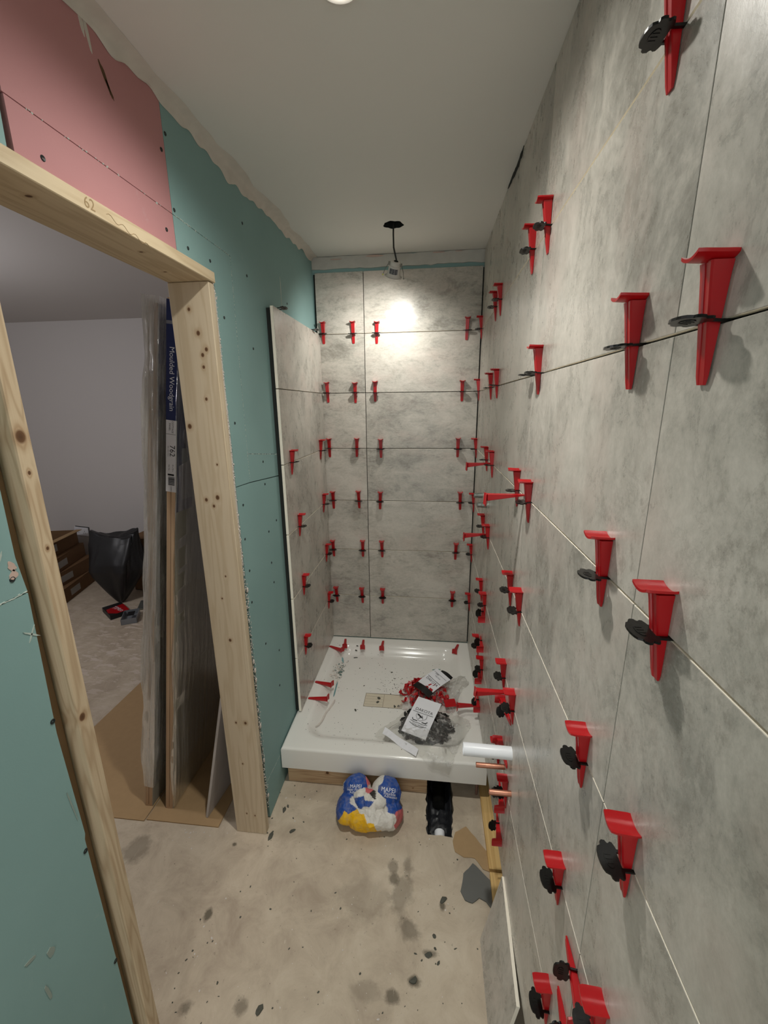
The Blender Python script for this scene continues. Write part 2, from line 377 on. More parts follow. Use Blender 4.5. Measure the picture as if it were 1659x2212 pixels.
# ---- left wall: boards, screws, skim
wl = empty('wall_left', (0, 0, 0), kind='structure')
BT = 0.0125
def yz_prism(poly, x0, x1): return bm_me(prism_bm(poly, x0, x1, lambda a, b, d: Vector((d, a, b))))
def board(poly, mat, name='plasterboard'):
    cy = sum(p[0] for p in poly)/len(poly)
    return mesh_obj(name, yz_prism(poly, XL-BT, XL), mat, wl)
cz = lambda y: ceil_z(y)-0.004
g = 0.0008
board([(-1.3, 0.0), (0.537, 0.0), (0.534, 0.5), (0.530, 0.86), (0.533, 0.87), (0.527, 1.1), (0.536, 1.358), (-1.3, 1.358)], M_green)
board([(-1.3, 1.361), (0.536, 1.361), (0.530, 1.42), (0.534, 1.6), (0.532, 2.006), (0.66, 2.006), (0.668, cz(.668)), (-1.3, cz(-1.3))], M_green)
board([(0.672, 2.006), (1.083, 2.008), (1.083, 2.092-g), (0.672, 2.088-g)], M_pink)
board([(0.670, 2.088+g), (1.083, 2.092+g), (1.083, cz(1.083)), (0.674, cz(.674))], M_pink)
board([(1.0845, 2.008), (1.236, 2.008), (1.262, 2.0), (1.264, 1.75), (1.268, 1.5), (1.268, 1.387), (1.373, 1.383), (1.3745, 1.75), (1.380, 2.093-g), (1.0845, 2.092-g)], M_green)
board([(1.0845, 2.092+g), (1.382, 2.093+g), (1.3765, 1.75), (1.375, 1.483), (1.71, 1.444), (2.34, 1.40), (2.34, cz(2.34)), (1.0845, cz(1.0845))], M_green)
board([(1.375, 1.4815), (1.71, 1.4425), (2.34, 1.3985), (2.34, 1.31), (1.71, 1.357), (1.375, 1.383)], M_green)
board([(1.268, 1.3840), (1.373, 1.3800), (1.71, 1.3530), (2.34, 1.3075), (2.34, 0.15), (1.45, 0.164), (1.27, 0.182), (1.272, 0.6), (1.27, 1.0)], M_green)
board([(1.27, 0.180), (1.45, 0.162), (2.34, 0.148), (2.34, 0.0), (1.275, 0.004)], M_green)
mesh_obj('stud_core', box_me(-0.735, XL-BT-0.001, -1.3, 0.520, 0, 2.30), M_core, wl)
mesh_obj('stud_core', box_me(-0.735, XL-BT-0.001, 0.520, 1.237, 2.008, 2.30), M_core, wl)
mesh_obj('stud_core', box_me(-0.735, XL-BT-0.001, 1.237, 3.57, 0, 2.30), M_core, wl)
mesh_obj('stud', box_me(-0.734, -0.6432, 0.5215, 0.5515, 0, 2.004), plain('stud_pine', srgb(150, 122, 92), 0.8, 0.2, var=0.15, scale=20), wl)
mesh_obj('room_board', box_me(-0.747, -0.736, 1.2365, 3.57, 0, 2.379), M_white, wl)
mesh_obj('room_board', box_me(-0.747, -0.736, -1.4, 0.552, 0, 2.379), M_white, wl)
mesh_obj('room_board', box_me(-0.747, -0.736, 0.552, 1.2365, 2.007, 2.379), M_white, wl)
# ragged torn plaster edge beside the right jamb
mesh_obj('board_edge', box_me(XL-0.012, XL-0.0015, 1.240, 1.2665, 1.12, 1.97), M_gyps, wl)
bm = bmesh.new()
for k in range(700):
    z = 0.06+1.93*k/700; y = 1.2385+0.0295*(0.85 if z > 1.2 else 1.0)
    s_ = random.uniform(0.0015, 0.0036); e = Vector((XL+random.uniform(-0.002, 0.0), 1.254+random.uniform(-0.008, 0.014)+(0.012 if z < 1.1 else 0), z))
    bmesh.ops.create_icosphere(bm, subdivisions=1, radius=s_*0.8, matrix=Matrix.Translation(e) @ Matrix.Diagonal((0.7, random.uniform(.8, 1.6), random.uniform(.7, 1.7), 1)))
for k in range(7):
    e = Vector((XL+0.002, random.uniform(1.262, 1.272), [0.70, 0.74, 0.46, 0.12, 0.66, 1.02, 0.3][k]))
    bmesh.ops.create_icosphere(bm, subdivisions=1, radius=0.007, matrix=Matrix.Translation(e) @ Matrix.Diagonal((0.5, 1, 1.6, 1)))
mesh_obj('torn_plaster_edge', bm_me(bm), M_gyps, wl, kind='stuff')
# edge of board seam near left
bm = bmesh.new()
for k in range(260):
    t_ = k/260; y = 0.05+0.485*t_; z = 1.3600+0.003*sd2(y*30, 1)+random.gauss(0, .0007)
    bmesh.ops.create_icosphere(bm, subdivisions=1, radius=random.uniform(.0007, .0018), matrix=Matrix.Translation((XL, y, z)) @ Matrix.Diagonal((.6, 1.8, .8, 1)))
mesh_obj('seam_fibre', bm_me(bm), M_chalk, wl, kind='stuff')
bm = bmesh.new()
for (pa, pb, n_) in [((1.085, 2.0925), (1.381, 2.0935), 90), ((1.3805, 2.09), (1.3765, 1.75), 110), ((1.3765, 1.75), (1.374, 1.385), 110), ((1.375, 1.482), (1.705, 1.443), 90), ((0.675, 2.0895), (1.083, 2.092), 26), ((1.27, 0.181), (1.45, 0.163), 90)]:
    for k in range(n_):
        t_ = random.random(); y = pa[0]+(pb[0]-pa[0])*t_+random.gauss(0, .0007); z = pa[1]+(pb[1]-pa[1])*t_+random.gauss(0, .0009)
        bmesh.ops.create_icosphere(bm, subdivisions=1, radius=random.uniform(.0005, .0015), matrix=Matrix.Translation((XL, y, z)) @ Matrix.Diagonal((.6, random.uniform(.8, 2), random.uniform(.8, 2), 1)))
mesh_obj('seam_fibre', bm_me(bm), M_chalk, wl, kind='stuff')
# screws
scr = [(1.093, 2.259), (1.069, 2.216), (0.723, 2.031), (1.093, 2.104), (1.05, 2.047), (1.137, 2.036), (1.248, 2.04), (1.494, 2.224), (1.496, 2.069), (1.3, 1.902), (1.902, 2.07), (1.499, 1.838), (1.302, 1.589), (1.502, 1.438), (1.502, 1.352), (1.304, 1.317), (1.589, 1.184), (1.502, 1.162), (1.293, 1.199), (1.503, 1.031), (1.304, 1.078), (1.511, 0.942), (1.298, 0.959), (1.507, 0.63), (0.518, 1.389), (0.525, 1.126), (0.526, 0.837), (0.531, 0.532), (1.381, 0.74), (1.481, 0.476)]
Msc = Matrix.Rotation(math.pi/2, 4, 'Y')
sm = smooth_me(bm_me(lathe_bm([(0.0008, 0.0002), (0.0022, -0.0006+0.001), (0.0040, 0.0012), (0.0046, 0.0006), (0.0046, -0.002)], 14, M=Msc)))
sm.materials.append(M_screw)
for (y, z) in scr:
    o = mesh_obj('screw', sm, M_screw, wl); o.location = (XL, y, z)
# plaster smears and chalk marks on the boards
def blob_patch(name, y, z, ry, rz, mat, seed, n=22, x=XL, ang=0.0, th=0.0008):
    pts = []
    for k in range(n):
        a = 2*math.pi*k/n; r = 1+0.45*noise.noise(Vector((math.cos(a)*1.7+seed, math.sin(a)*1.7, seed)))
        py, pz = ry*r*math.cos(a), rz*r*math.sin(a)
        pts.append((y+py*math.cos(ang)-pz*math.sin(ang), z+py*math.sin(ang)+pz*math.cos(ang)))
    return mesh_obj(name, yz_prism(pts, x, x+th), mat, wl)
for i, (y, z, ry, rz, m_, a) in enumerate([(0.522, 1.409, .0055, .008, M_pinkpl, .4), (0.521, 1.395, .008, .006, M_pinkpl, .9), (0.508, 1.427, .0018, .009, M_chalk, -.5),
        (0.522, 0.949, .0009, .035, M_smear, .1), (0.43, 0.742, .006, .009, M_smear, .2), (0.40, 0.775, .010, .003, M_smear, -.4), (0.41, 0.68, .0025, .018, M_smear, .1),
        (0.905, 2.251, .004, .022, M_core, .5), (0.915, 2.235, .003, .015, M_core, .6), (0.873, 2.298, .004, .03, M_skim, .2), (0.862, 2.305, .004, .02, M_skim, .2), (1.83, 2.10, .004, .06, M_chalk, 0),
        (0.500, 1.45, .003, .005, M_smear, 0)]):
    blob_patch('plaster_smear', y, z, ry, rz, m_, i*3.1, ang=a)
for a in (0.9, -0.5):
    blob_patch('chalk_mark', 0.526, 1.291, .0014, .015, M_chalk, a*9, ang=a)
def band(name, pts_top, parent, mat, n_off):
    pass
# skim band along the wall/ceiling angle, left and back
def skim_strip(name, A, B, down_fn, out_fn, nrm, parent, n=150):
    """strip folded over the angle: lower edge ragged on the wall, outer edge ragged on the ceiling"""
    bm = bmesh.new(); rows = []
    for k in range(n+1):
        t_ = k/n; P = A.lerp(B, t_); d_ = down_fn(t_); c_ = out_fn(t_)
        rows.append([bm.verts.new(P+Vector((0, 0, -d_))+nrm*0.0008), bm.verts.new(P+Vector((0, 0, -d_*0.9))+nrm*0.0035), bm.verts.new(P+Vector((0, 0, -0.012))+nrm*0.006),
                     bm.verts.new(P+nrm*0.014+Vector((0, 0, -0.004))), bm.verts.new(P+nrm*c_*0.9+Vector((0, 0, -0.0025))), bm.verts.new(P+nrm*c_+Vector((0, 0, -0.0004)))])
    for a, b in zip(rows, rows[1:]):
        for i in range(5): bm.faces.new([a[i], a[i+1], b[i+1], b[i]])
    o = mesh_obj(name, smooth_me(bm_me(bm), 60), mat=M_skim, parent=parent); return o
fr = lambda t_, s1, s2, b, a: b+a*abs(noise.noise(Vector((t_*s1, s2, 0))))+0.5*a*noise.noise(Vector((t_*s1*4, s2, 2)))
skim_strip('skim_coat_band', Vector((XL, 0.2, ceil_z(0.2))), Vector((XL, 2.326, ceil_z(2.326))), lambda t_: fr(t_, 9, 1.3, 0.014, 0.040), lambda t_: fr(t_, 6, 7.7, 0.03, 0.02), Vector((1, 0, 0)), wl, 220)

# ---- door lining (timber frame in the opening)
d1 = empty('door_1', (-0.68, 0.895, 0), kind='structure')
kn = [(-0.687, 1.908, .006), (-0.667, 1.845, .008), (-0.648, 1.801, .007), (-0.661, 1.786, .007), (-0.662, 1.753, .006), (-0.665, 1.663, .006), (-0.728, 1.584, .009), (-0.654, 1.468, .004), (-0.703, 1.356, .007), (-0.665, 1.364, .009), (-0.680, 1.336, .006),
      (-0.678, 0.859, .007), (-0.692, 0.519, .005), (-0.656, 0.52, .007), (-0.685, 0.335, .004), (-0.689, 1.016, .004), (-0.668, 1.097, .004), (-0.692, 0.096, .004), (-0.659, 0.089, .004)]
M_jamb = wood_mat('pine_jamb', srgb(206, 190, 164), srgb(184, 164, 134), 2, 60, [(a, b, r) for a, b, r in kn], (0, 2))
M_jambl = wood_mat('pine_jamb_knotty', srgb(204, 184, 154), srgb(162, 134, 102), 2, 110, [(0.565, 1.600, .012), (0.562, 1.105, .009), (0.566, 1.545, .004), (0.568, 1.422, .004), (0.59, 0.37, .01)], (1, 2))
M_head = wood_mat('pine_head', srgb(212, 194, 162), srgb(184, 160, 126), 1, 70, [(0.72, -0.665, .007), (1.12, -0.69, .005), (0.98, -0.655, .005)], (1, 0))
def world_box(name, x0, x1, y0, y1, z0, z1, mat, parent, bev=0.0015):
    me = box_me(x0, x1, y0, y1, z0, z1, bev); 
    return mesh_obj(name, me, mat, parent)
def pw(o):   # parent keeps world coordinates in mesh
    o.matrix_parent_inverse = o.parent.matrix_basis.inverted(); return o
pw(world_box('jamb', -0.742, -0.620, 1.207, 1.2355, 0, 1.978, M_jamb, d1))
pw(world_box('jamb', -0.742, -0.612, 0.553, 0.5815, 0, 1.978, M_jambl, d1, 0.002))
pw(world_box('head', -0.742, -0.614, 0.525, 1.2355, 1.979, 2.0065, M_head, d1))
tm = flat_on(text_me('62', 0.026), (-0.6137, 0.79, 1.993), (0, 1, 0), (0, 0, 1)); pw(mesh_obj('pencil_number', tm, M_pencil, d1))
bm = tube_bm([(-0.6138, 0.83+0.006*k, 1.993+0.004*math.sin(k*1.1)-0.0008*k) for k in range(22)], 0.0005, 5); pw(mesh_obj('pencil_squiggle', bm_me(bm), M_pencil, d1))

# ------------------------------------------------------------ tiled walls
ZJ = [2.009, 1.707, 1.405, 1.103, 0.801, 0.499, 0.2055]
G = 0.0017
M_side_shade = plain('tile_side_shade', srgb(132, 128, 120), 0.8, 0.2)  # shaded copy of the tile body, paints shadow into the upright joints
def tile_obj(parent, mat, x0, x1, y0, y1, z0, z1, face, front=False):
    """tile with cream body and stone face; face axis/sign e.g. ('x',-1)"""
    c = Vector(((x0+x1)/2, (y0+y1)/2, (z0+z1)/2)); bm = bmesh.new(); add_box(bm, x0-c.x, x1-c.x, y0-c.y, y1-c.y, z0-c.z, z1-c.z)
    bmesh.ops.bevel(bm, geom=bm.edges[:], offset=0.0005, segments=1, affect='EDGES'); me = bm_me(bm)
    me.materials.append(M_tile_edge); me.materials.append(mat)
    ax = 'xyz'.index(face[0])
    me.materials.append(M_side_shade)
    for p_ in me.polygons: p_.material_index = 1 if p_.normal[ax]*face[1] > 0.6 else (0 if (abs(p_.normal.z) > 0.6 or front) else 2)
    o = mesh_obj('tile', me, None, parent); o.location = c; return o
wr = empty('wall_right', (0, 0, 0), kind='structure')
ycols = [-1.2, -0.738, -0.125, 0.488, 1.101, 1.714, 2.326]
rows = list(zip(ZJ, ZJ[1:]))
for ya, yb in zip(ycols, ycols[1:]):
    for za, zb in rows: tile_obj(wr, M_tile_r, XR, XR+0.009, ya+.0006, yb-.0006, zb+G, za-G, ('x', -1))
    # top course is cut to the ceiling
    zt = min(2.335, ceil_z(ya)-0.002)
    me = yz_prism([(ya+.0006, ZJ[0]+G), (yb-.0006, ZJ[0]+G), (yb-.0006, ceil_z(yb)-0.003), (ya+.0006, ceil_z(ya)-0.003)], XR, XR+0.009)
    me.materials.append(M_tile_edge); me.materials.append(M_tile_r)
    for p_ in me.polygons: p_.material_index = 1 if p_.normal.x < -0.9 else 0
    mesh_obj('tile', me, None, wr)
mesh_obj('backing_board', box_me(XR+0.013, XR+0.07, -1.3, 2.4, 0.2, 2.45), M_dark, wr)
mesh_obj('lower_wall', box_me(0.312, 0.33, -1.3, 2.4, 0.0, 0.2), M_dark, wr)
# torn gap between the tile and the ceiling
mesh_obj('plaster_gap', yz_prism(ragged([(1.43, ceil_z(1.43)-.001), (1.69, ceil_z(1.69)-.001), (1.66, ceil_z(1.66)-.012), (1.52, ceil_z(1.52)-.02), (1.45, ceil_z(1.45)-.018)], 0.006, 0.02), XR-0.0015, XR+0.001), M_dark, wr)
mesh_obj('adhesive_bed', box_me(XR+0.0092, XR+0.0125, -1.2, 1.0, 0.2, 2.2), M_dark, wr)
wb = empty('wall_back', (0, 0, 0), kind='structure')
XS = -0.361
rb = [(2.306, ZJ[0])]+list(zip(ZJ[:-1], ZJ[1:-1]+[0.207]))
rb = [(2.306, ZJ[0])]+[(ZJ[i], ZJ[i+1]) for i in range(5)]+[(ZJ[5], 0.208)]
for za, zb in rb:
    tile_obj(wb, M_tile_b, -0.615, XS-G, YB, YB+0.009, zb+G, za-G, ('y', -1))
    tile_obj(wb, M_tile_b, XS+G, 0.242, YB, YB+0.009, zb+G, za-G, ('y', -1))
mesh_obj('backing_board', box_me(-0.64, 0.30, YB+0.012, YB+0.05, 0, 2.45), M_green, wb)
mesh_obj('adhesive_bed', box_me(-0.625, 0.258, YB+0.0092, YB+0.0119, 0.21, 2.300), M_dark, wb)
bm = prism_bm(ragged([(-0.628, 2.322), (0.262, 2.322), (0.262, 2.378), (-0.628, 2.378)], 0.006, 0.03, 3.0), YB+0.003, YB+0.0118, lambda a, b, d: Vector((a, d, b)))
mesh_obj('skim_patch', bm_me(bm), plain('grey_skim', srgb(192, 190, 183), 0.85, 0.2, var=0.16, scale=22, bump=0.6), wb)
for i, (x, z, rx, rz) in enumerate([(-0.30, 2.372, .045, .005), (0.02, 2.374, .03, .003), (0.12, 2.375, .02, .002), (-0.5, 2.365, .03, .003)]):
    pts = [(x+rx*math.cos(a)*(1+.3*sd2(a, i)), z+rz*math.sin(a)) for a in [2*math.pi*k/16 for k in range(16)]]
    mesh_obj('plaster_smear', bm_me(prism_bm(pts, YB+0.0015, YB+0.004, lambda a, b, d: Vector((a, d, b)))), M_pinkpl, wb)
# shower-side tiles of the left wall
for (za, zb) in [(ZJ[0], ZJ[1]), (ZJ[1], ZJ[2]), (ZJ[2], ZJ[3]), (ZJ[3], ZJ[4]), (ZJ[4], ZJ[5]), (ZJ[5], 0.208)]:
    tile_obj(wl, M_tile_l, -0.612, -0.600, 1.643, 2.326, zb+G, za-G, ('x', 1), True)
mesh_obj('adhesive_bed', box_me(XL+0.0005, -0.6125, 1.649, 2.326, 0.212, 2.002), M_dark, wl)

# ------------------------------------------------------------ levelling wedges and clips
def wedge_me():
    bm = bmesh.new(); H0, H1 = -0.050, 0.050
    def ring(z, w_, t_):
        c = min(w_, t_)*0.16
        return [bm.verts.new(p) for p in [(-w_, 0, z), (w_, 0, z), (w_, t_-c, z), (w_-c, t_, z), (w_*0.45, t_, z), (w_*0.38, t_-c*1.1, z), (-w_*0.38, t_-c*1.1, z), (-w_*0.45, t_, z), (-w_+c, t_, z), (-w_, t_-c, z)]]
    R_ = [ring(H0, .0055, .0022), ring(H0+.008, .0070, .0036), ring(0, .0080, .0100), ring(.040, .0088, .0158), ring(H1, .0100, .0175)]
    for a, b in zip(R_, R_[1:]):
        n = len(a)
        for k in range(n): bm.faces.new([a[k], a[(k+1) % n], b[(k+1) % n], b[k]])
    bm.faces.new(R_[0][::-1]); bm.faces.new(R_[-1])
    # saddle-shaped head plate
    nx, ny = 8, 6; top = []; bot = []
    for i in range(nx+1):
        x = -1+2*i/nx
        for j in range(ny+1):
            y = -0.001+0.032*j/ny; wx = 0.0150*(1-0.10*max(0, (j-4.5)/1.5)**2 - 0.06*(j == 0))
            z = H1+0.0045*x*x+0.0012*(j/ny)**2
            top.append(bm.verts.new((x*wx, y, z+0.0022))); bot.append(bm.verts.new((x*wx, y, z-0.0006)))
    id_ = lambda i, j: i*(ny+1)+j
    for i in range(nx):
        for j in range(ny):
            bm.faces.new([top[id_(i, j)], top[id_(i+1, j)], top[id_(i+1, j+1)], top[id_(i, j+1)]]); bm.faces.new([bot[id_(i, j)], bot[id_(i, j+1)], bot[id_(i+1, j+1)], bot[id_(i+1, j)]])
    for i in range(nx):
        for j in (0, ny): bm.faces.new([top[id_(i, j)], bot[id_(i, j)], bot[id_(i+1, j)], top[id_(i+1, j)]])
    for j in range(ny):
        for i in (0, nx): bm.faces.new([top[id_(i, j)], top[id_(i, j+1)], bot[id_(i, j+1)], bot[id_(i, j)]])
    return smooth_me(bm_me(bm), 35)
def clip_me():
    half = [(.0125, -.006), (.0125, .0105), (.0165, .0115), (.0205, .0130), (.0212, .0155), (.0190, .0180), (.0195, .0195), (.0225, .0210), (.0228, .0250), (.0205, .0275), (.0165, .0280), (.0158, .0298), (.0145, .0325), (.0100, .0345), (.0040, .0355)]
    inner = [(.0088, -.006), (.0088, .0120)]
    poly = half+[(-x, y) for x, y in half[::-1]]+[(-x, y) for x, y in inner]+inner[::-1]
    bm = prism_bm(poly, -0.0013, 0.0013, lambda a, b, d: Vector((a, b, d)))
    r1 = [(.0105*math.cos(a), .0240+.0052*math.sin(a)) for a in [2*math.pi*k/20 for k in range(20)]]
    prism_bm(r1, -0.0019, 0.0019, lambda a, b, d: Vector((a, b, d)), bm)
    for x_ in (-.005, .0, .005): add_box(bm, x_-.0006, x_+.0006, .0205, .0275, -.0023, .0023)
    return bm_me(bm)
ME_W, ME_C = wedge_me(), clip_me(); ME_W.materials.append(M_red); ME_C.materials.append(M_black)
FR = {'right': (Vector((0, 1, 0)), Vector((-1, 0, 0)), Vector((0, 0, 1))), 'back': (Vector((-1, 0, 0)), Vector((0, -1, 0)), Vector((0, 0, 1))), 'left': (Vector((0, -1, 0)), Vector((1, 0, 0)), Vector((0, 0, 1)))}
def frame(side, out, up, loc):
    m_ = Matrix((side, out, up)).transposed().to_4x4(); m_.translation = Vector(loc); return m_
rw = random.Random(3)
def leveller(M_, label, group, clip=True, wedge=True, dz=0.0, tilt=None, cdx=0.0):
    r = empty('levelling_wedge' if wedge else 'levelling_clip', mat=M_, label=label, cat='wedge' if wedge else 'clip', group=group)
    if wedge:
        o = mesh_obj('wedge_body', ME_W, None, r); o.rotation_euler = (rw.uniform(-.01, .02), rw.uniform(-.045, .045) if tilt is None else tilt, rw.uniform(-.06, .06)); o.location = (0, 0.0006, dz+rw.uniform(-.004, .004))
    if clip:
        o = mesh_obj('clip', ME_C, None, r); o.location = (cdx, 0, 0); o.rotation_euler = (rw.uniform(-.12, .12), rw.uniform(-.05, .05), 0)
    return r
ORD = ['first', 'second', 'third', 'fourth', 'fifth', 'sixth', 'seventh', 'eighth']
JN = ['topmost', 'second', 'third', 'fourth', 'fifth', 'lowest']
gR, gB, gL = 'levelling wedges on the right wall', 'levelling wedges on the shower back wall', 'levelling wedges on the shower left wall'
RIGHT = {0: [.569, 1.053, 1.195, 1.70, 1.82, 2.30], 1: [.424, .571, 1.037, 1.67, 1.835, 2.30], 2: [.420, .573, 1.034, 1.178, 1.678, 1.85, 2.30],
         3: [.408, .560, 1.045, 1.172, 1.684, 1.85, 2.30], 4: [.406, .590, 1.033, 1.180, 1.672, 1.80, 2.30], 5: [.400, .575, 1.035, 1.180, 1.650, 1.827, 2.292]}
for j, ys in RIGHT.items():
    s_, o_, u_ = FR['right']
    for k, y in enumerate(ys):
        leveller(frame(s_, o_, u_, (XR, y, ZJ[j])), f'red wedge in black clip, {JN[j]} right-wall joint, {ORD[k]} counted from the camera', gR)
# clips across the vertical joints of the right wall (plate seen face on, wedge lying along the wall)
for (y, z, d_, where) in [(0.488, 0.752, -1, 'below fifth joint, nearest camera, tip pointing away'), (0.488, 0.615, -1, 'above sixth joint, nearest camera, tip pointing away'), (1.101, 0.735, 1, 'below fifth joint, head pointing to the shower'),
                   (1.101, 0.580, 1, 'just above the white waste pipe'), (1.101, 0.425, -1, 'behind the nearer copper pipe end'), (1.101, 0.290, -1, 'lowest of all, above the yellow batten'),
                   (1.714, 0.735, -1, 'above the tray, under joint five by shower'), (1.714, 0.590, -1, 'above the tray, just over lowest joint'), (1.714, 0.425, -1, 'above the tray, just under lowest joint'), (1.714, 0.275, -1, 'nearest the tray rim on right wall')]:
    up = Vector((0, d_, 0)); out = Vector((-1, 0, 0)); side = out.cross(up)
    leveller(frame(side, out, up, (XR, y, z)), 'red wedge lying along wall, upright clip, '+where, 'wedges across the vertical joints of the right wall', tilt=0.0)
# wedges stuck straight into the cross joints, head outwards
for (y, z, wh) in [(1.101, 1.405, 'third joint beside pair of wedges'), (1.714, 1.405, 'third joint near the shower corner'), (1.714, 1.103, 'fourth joint, below the valve tails'), (1.101, 0.801, 'fifth joint, above the white pipe'), (1.714, 0.250, 'lowest, over the shower tray rim')]:
    up = Vector((-1, 0, 0)); out = Vector((0, 0, -1)); side = out.cross(up)
    M_ = frame(side, out, up, (XR-0.046, y, z+0.004))
    r = empty('spacer_wedge', mat=M_, label='red wedge sticking straight out of right wall, '+wh, cat='wedge', group='wedges sticking out of the right wall')
    mesh_obj('wedge_body', ME_W, None, r)
BACKX = {0: [-.581, -.420, -.294, .174], 1: [-.572, -.417, -.307, .159], 2: [-.574, -.416, -.280, .147], 3: [-.564, -.412, -.287, .170], 4: [-.576, -.396, -.280, .155], 5: [-.567, -.406, -.279, .144]}
PN = ['leftmost', 'just left of the upright joint', 'just right of the upright joint', 'rightmost']
for j, xs in BACKX.items():
    s_, o_, u_ = FR['back']
    for k, x in enumerate(xs):
        leveller(frame(s_, o_, u_, (x, YB, ZJ[j])), f'red wedge and clip on shower back wall, {JN[j]} joint, {PN[k]}', gB)
LEFTY = {2: [1.732, 2.212], 3: [1.783, 2.225], 4: [1.789, 2.235], 5: [1.760, 2.237]}
for j, ys in LEFTY.items():
    s_, o_, u_ = FR['left']
    for k, y in enumerate(ys):
        leveller(frame(s_, o_, u_, (-0.600, y, ZJ[j])), f"red wedge on shower left wall, {JN[j]} joint, {['by the tile edge', 'in the corner'][k]}", gL)
for (y, wh) in [(1.715, 'by its outer corner'), (2.19, 'at the shower corner')]:
    s_, o_, u_ = FR['left']
    leveller(frame(s_, o_, u_, (-0.604, y, 2.0105)), 'black clip without wedge on top edge of left-wall tile, '+wh, 'empty levelling clips', wedge=False)
s_, o_, u_ = FR['right']
leveller(frame(s_, o_, u_, (XR, 1.105, ZJ[1])), 'black clip without wedge in second right-wall joint, behind a wedge', 'empty levelling clips', wedge=False)

# ------------------------------------------------------------ shower tray
TX0, TX1, TY0, TY1, TZ, TB = -0.626, 0.254, 1.424, 2.340, 0.203, 0.100
tray = empty('shower_tray', ((TX0+TX1)/2, (TY0+TY1)/2, TB), 'white square shower tray with raised rim and debris in its basin', 'shower tray')
def pc(o):
    o.matrix_parent_inverse = Matrix.Translation(-o.parent.location) if o.parent.rotation_euler[:] == (0, 0, 0) else o.parent.matrix_basis.inverted(); return o
bcx, bcy, bhx, bhy, bcr = -0.184, 1.878, 0.378, 0.385, 0.10
def tray_z(x, y):
    qx, qy = abs(x-bcx)-bhx+bcr, abs(y-bcy)-bhy+bcr
    d = math.hypot(max(qx, 0), max(qy, 0))+min(max(qx, qy), 0)-bcr
    t_ = min(1, max(0, -d/0.070)); t_ = t_*t_*(3-2*t_)
    z = TZ-0.046*t_
    if t_ >= 1: z -= 0.004*min(1, (-d-0.07)/0.3)
    e = min(x-TX0, TX1-x, y-TY0, TY1-y)
    if e < 0.010: z -= 0.010-math.sqrt(max(0, 0.010**2-(0.010-max(0, e))**2))
    return z
xs = sorted(set([TX0, TX0+.001, TX0+.003, TX0+.006, TX0+.010, TX1, TX1-.001, TX1-.003, TX1-.006, TX1-.010]+list(np.linspace(TX0+.016, TX1-.016, 84))))
ys = sorted(set([TY0, TY0+.001, TY0+.003, TY0+.006, TY0+.010, TY1, TY1-.001, TY1-.003, TY1-.006, TY1-.010]+list(np.linspace(TY0+.016, TY1-.016, 90))))
bm = bmesh.new(); gv = [[bm.verts.new((x, y, tray_z(x, y))) for y in ys] for x in xs]
for i in range(len(xs)-1):
    for j in range(len(ys)-1): bm.faces.new([gv[i][j], gv[i+1][j], gv[i+1][j+1], gv[i][j+1]])
rim = [gv[i][0] for i in range(len(xs))]+[gv[-1][j] for j in range(1, len(ys))]+[gv[i][-1] for i in range(len(xs)-2, -1, -1)]+[gv[0][j] for j in range(len(ys)-2, 0, -1)]
lo = [bm.verts.new((v.co.x, v.co.y, TB)) for v in rim]
for i in range(len(rim)): k = (i+1) % len(rim); bm.faces.new([rim[i], rim[k], lo[k], lo[i]])
bm.faces.new(lo)
pc(mesh_obj('tray_body', smooth_me(bm_me(bm), 50), M_tray, tray))
zb = 0.1535
dc = local_box('waste_cover', -0.320, -0.120, 1.775, 1.872, zb-0.002, zb+0.0012, plain('cover_cream', srgb(206, 196, 176), 0.4, 0.4), None, 0.0006)
tag(dc, 'cream rectangular waste cover set flush in the tray floor', 'drain cover')
bm = bmesh.new()
for a in ((-0.3205, -0.3185, 1.7735, 1.8735), (-0.3205, -0.12, 1.7725, 1.7740), (-0.3205, -0.12, 1.8725, 1.8740), (-0.222, -0.2205, 1.774, 1.873)): add_box(bm, *a, zb, zb+0.0018)
for k in range(4): add_box(bm, -0.316, -0.226, 1.790+0.020*k, 1.7904+0.020*k, zb, zb+0.0016)
o = mesh_obj('cover_groove', bm_me(bm), plain('groove_brown', srgb(120, 108, 86), 0.7), dc); o.matrix_parent_inverse = Matrix.Translation(-dc.location)
# wedges poked under the tiles along the tray
for (x, y, dx, dy, wh) in [(-.515, 2.286, .15, -.93, 'at back, leftmost of four'), (-.400, 2.286, .10, -.98, 'at back, second of four'), (-.276, 2.286, .02, -1, 'at back, third of four'), (.184, 2.290, -.26, -.96, 'at back, rightmost of four'),
                           (-.585, 2.205, .78, -.45, 'left side, near back corner'), (-.580, 1.868, .92, -.28, 'left side, middle one'), (-.580, 1.742, 1, -.06, 'left side, nearest the camera')]:
    up = Vector((dx, dy, 0)).normalized(); out = Vector((0, 0, 1)); side = out.cross(up)
    M_ = frame(side, out, up, Vector((x, y, TZ+0.0015))+up*0.034)
    r = empty('packing_wedge', mat=M_, label='red wedge pushed flat under the tiles on tray rim, '+wh, cat='wedge', group='wedges lying on the tray rim')
    o = mesh_obj('wedge_body', ME_W, None, r)
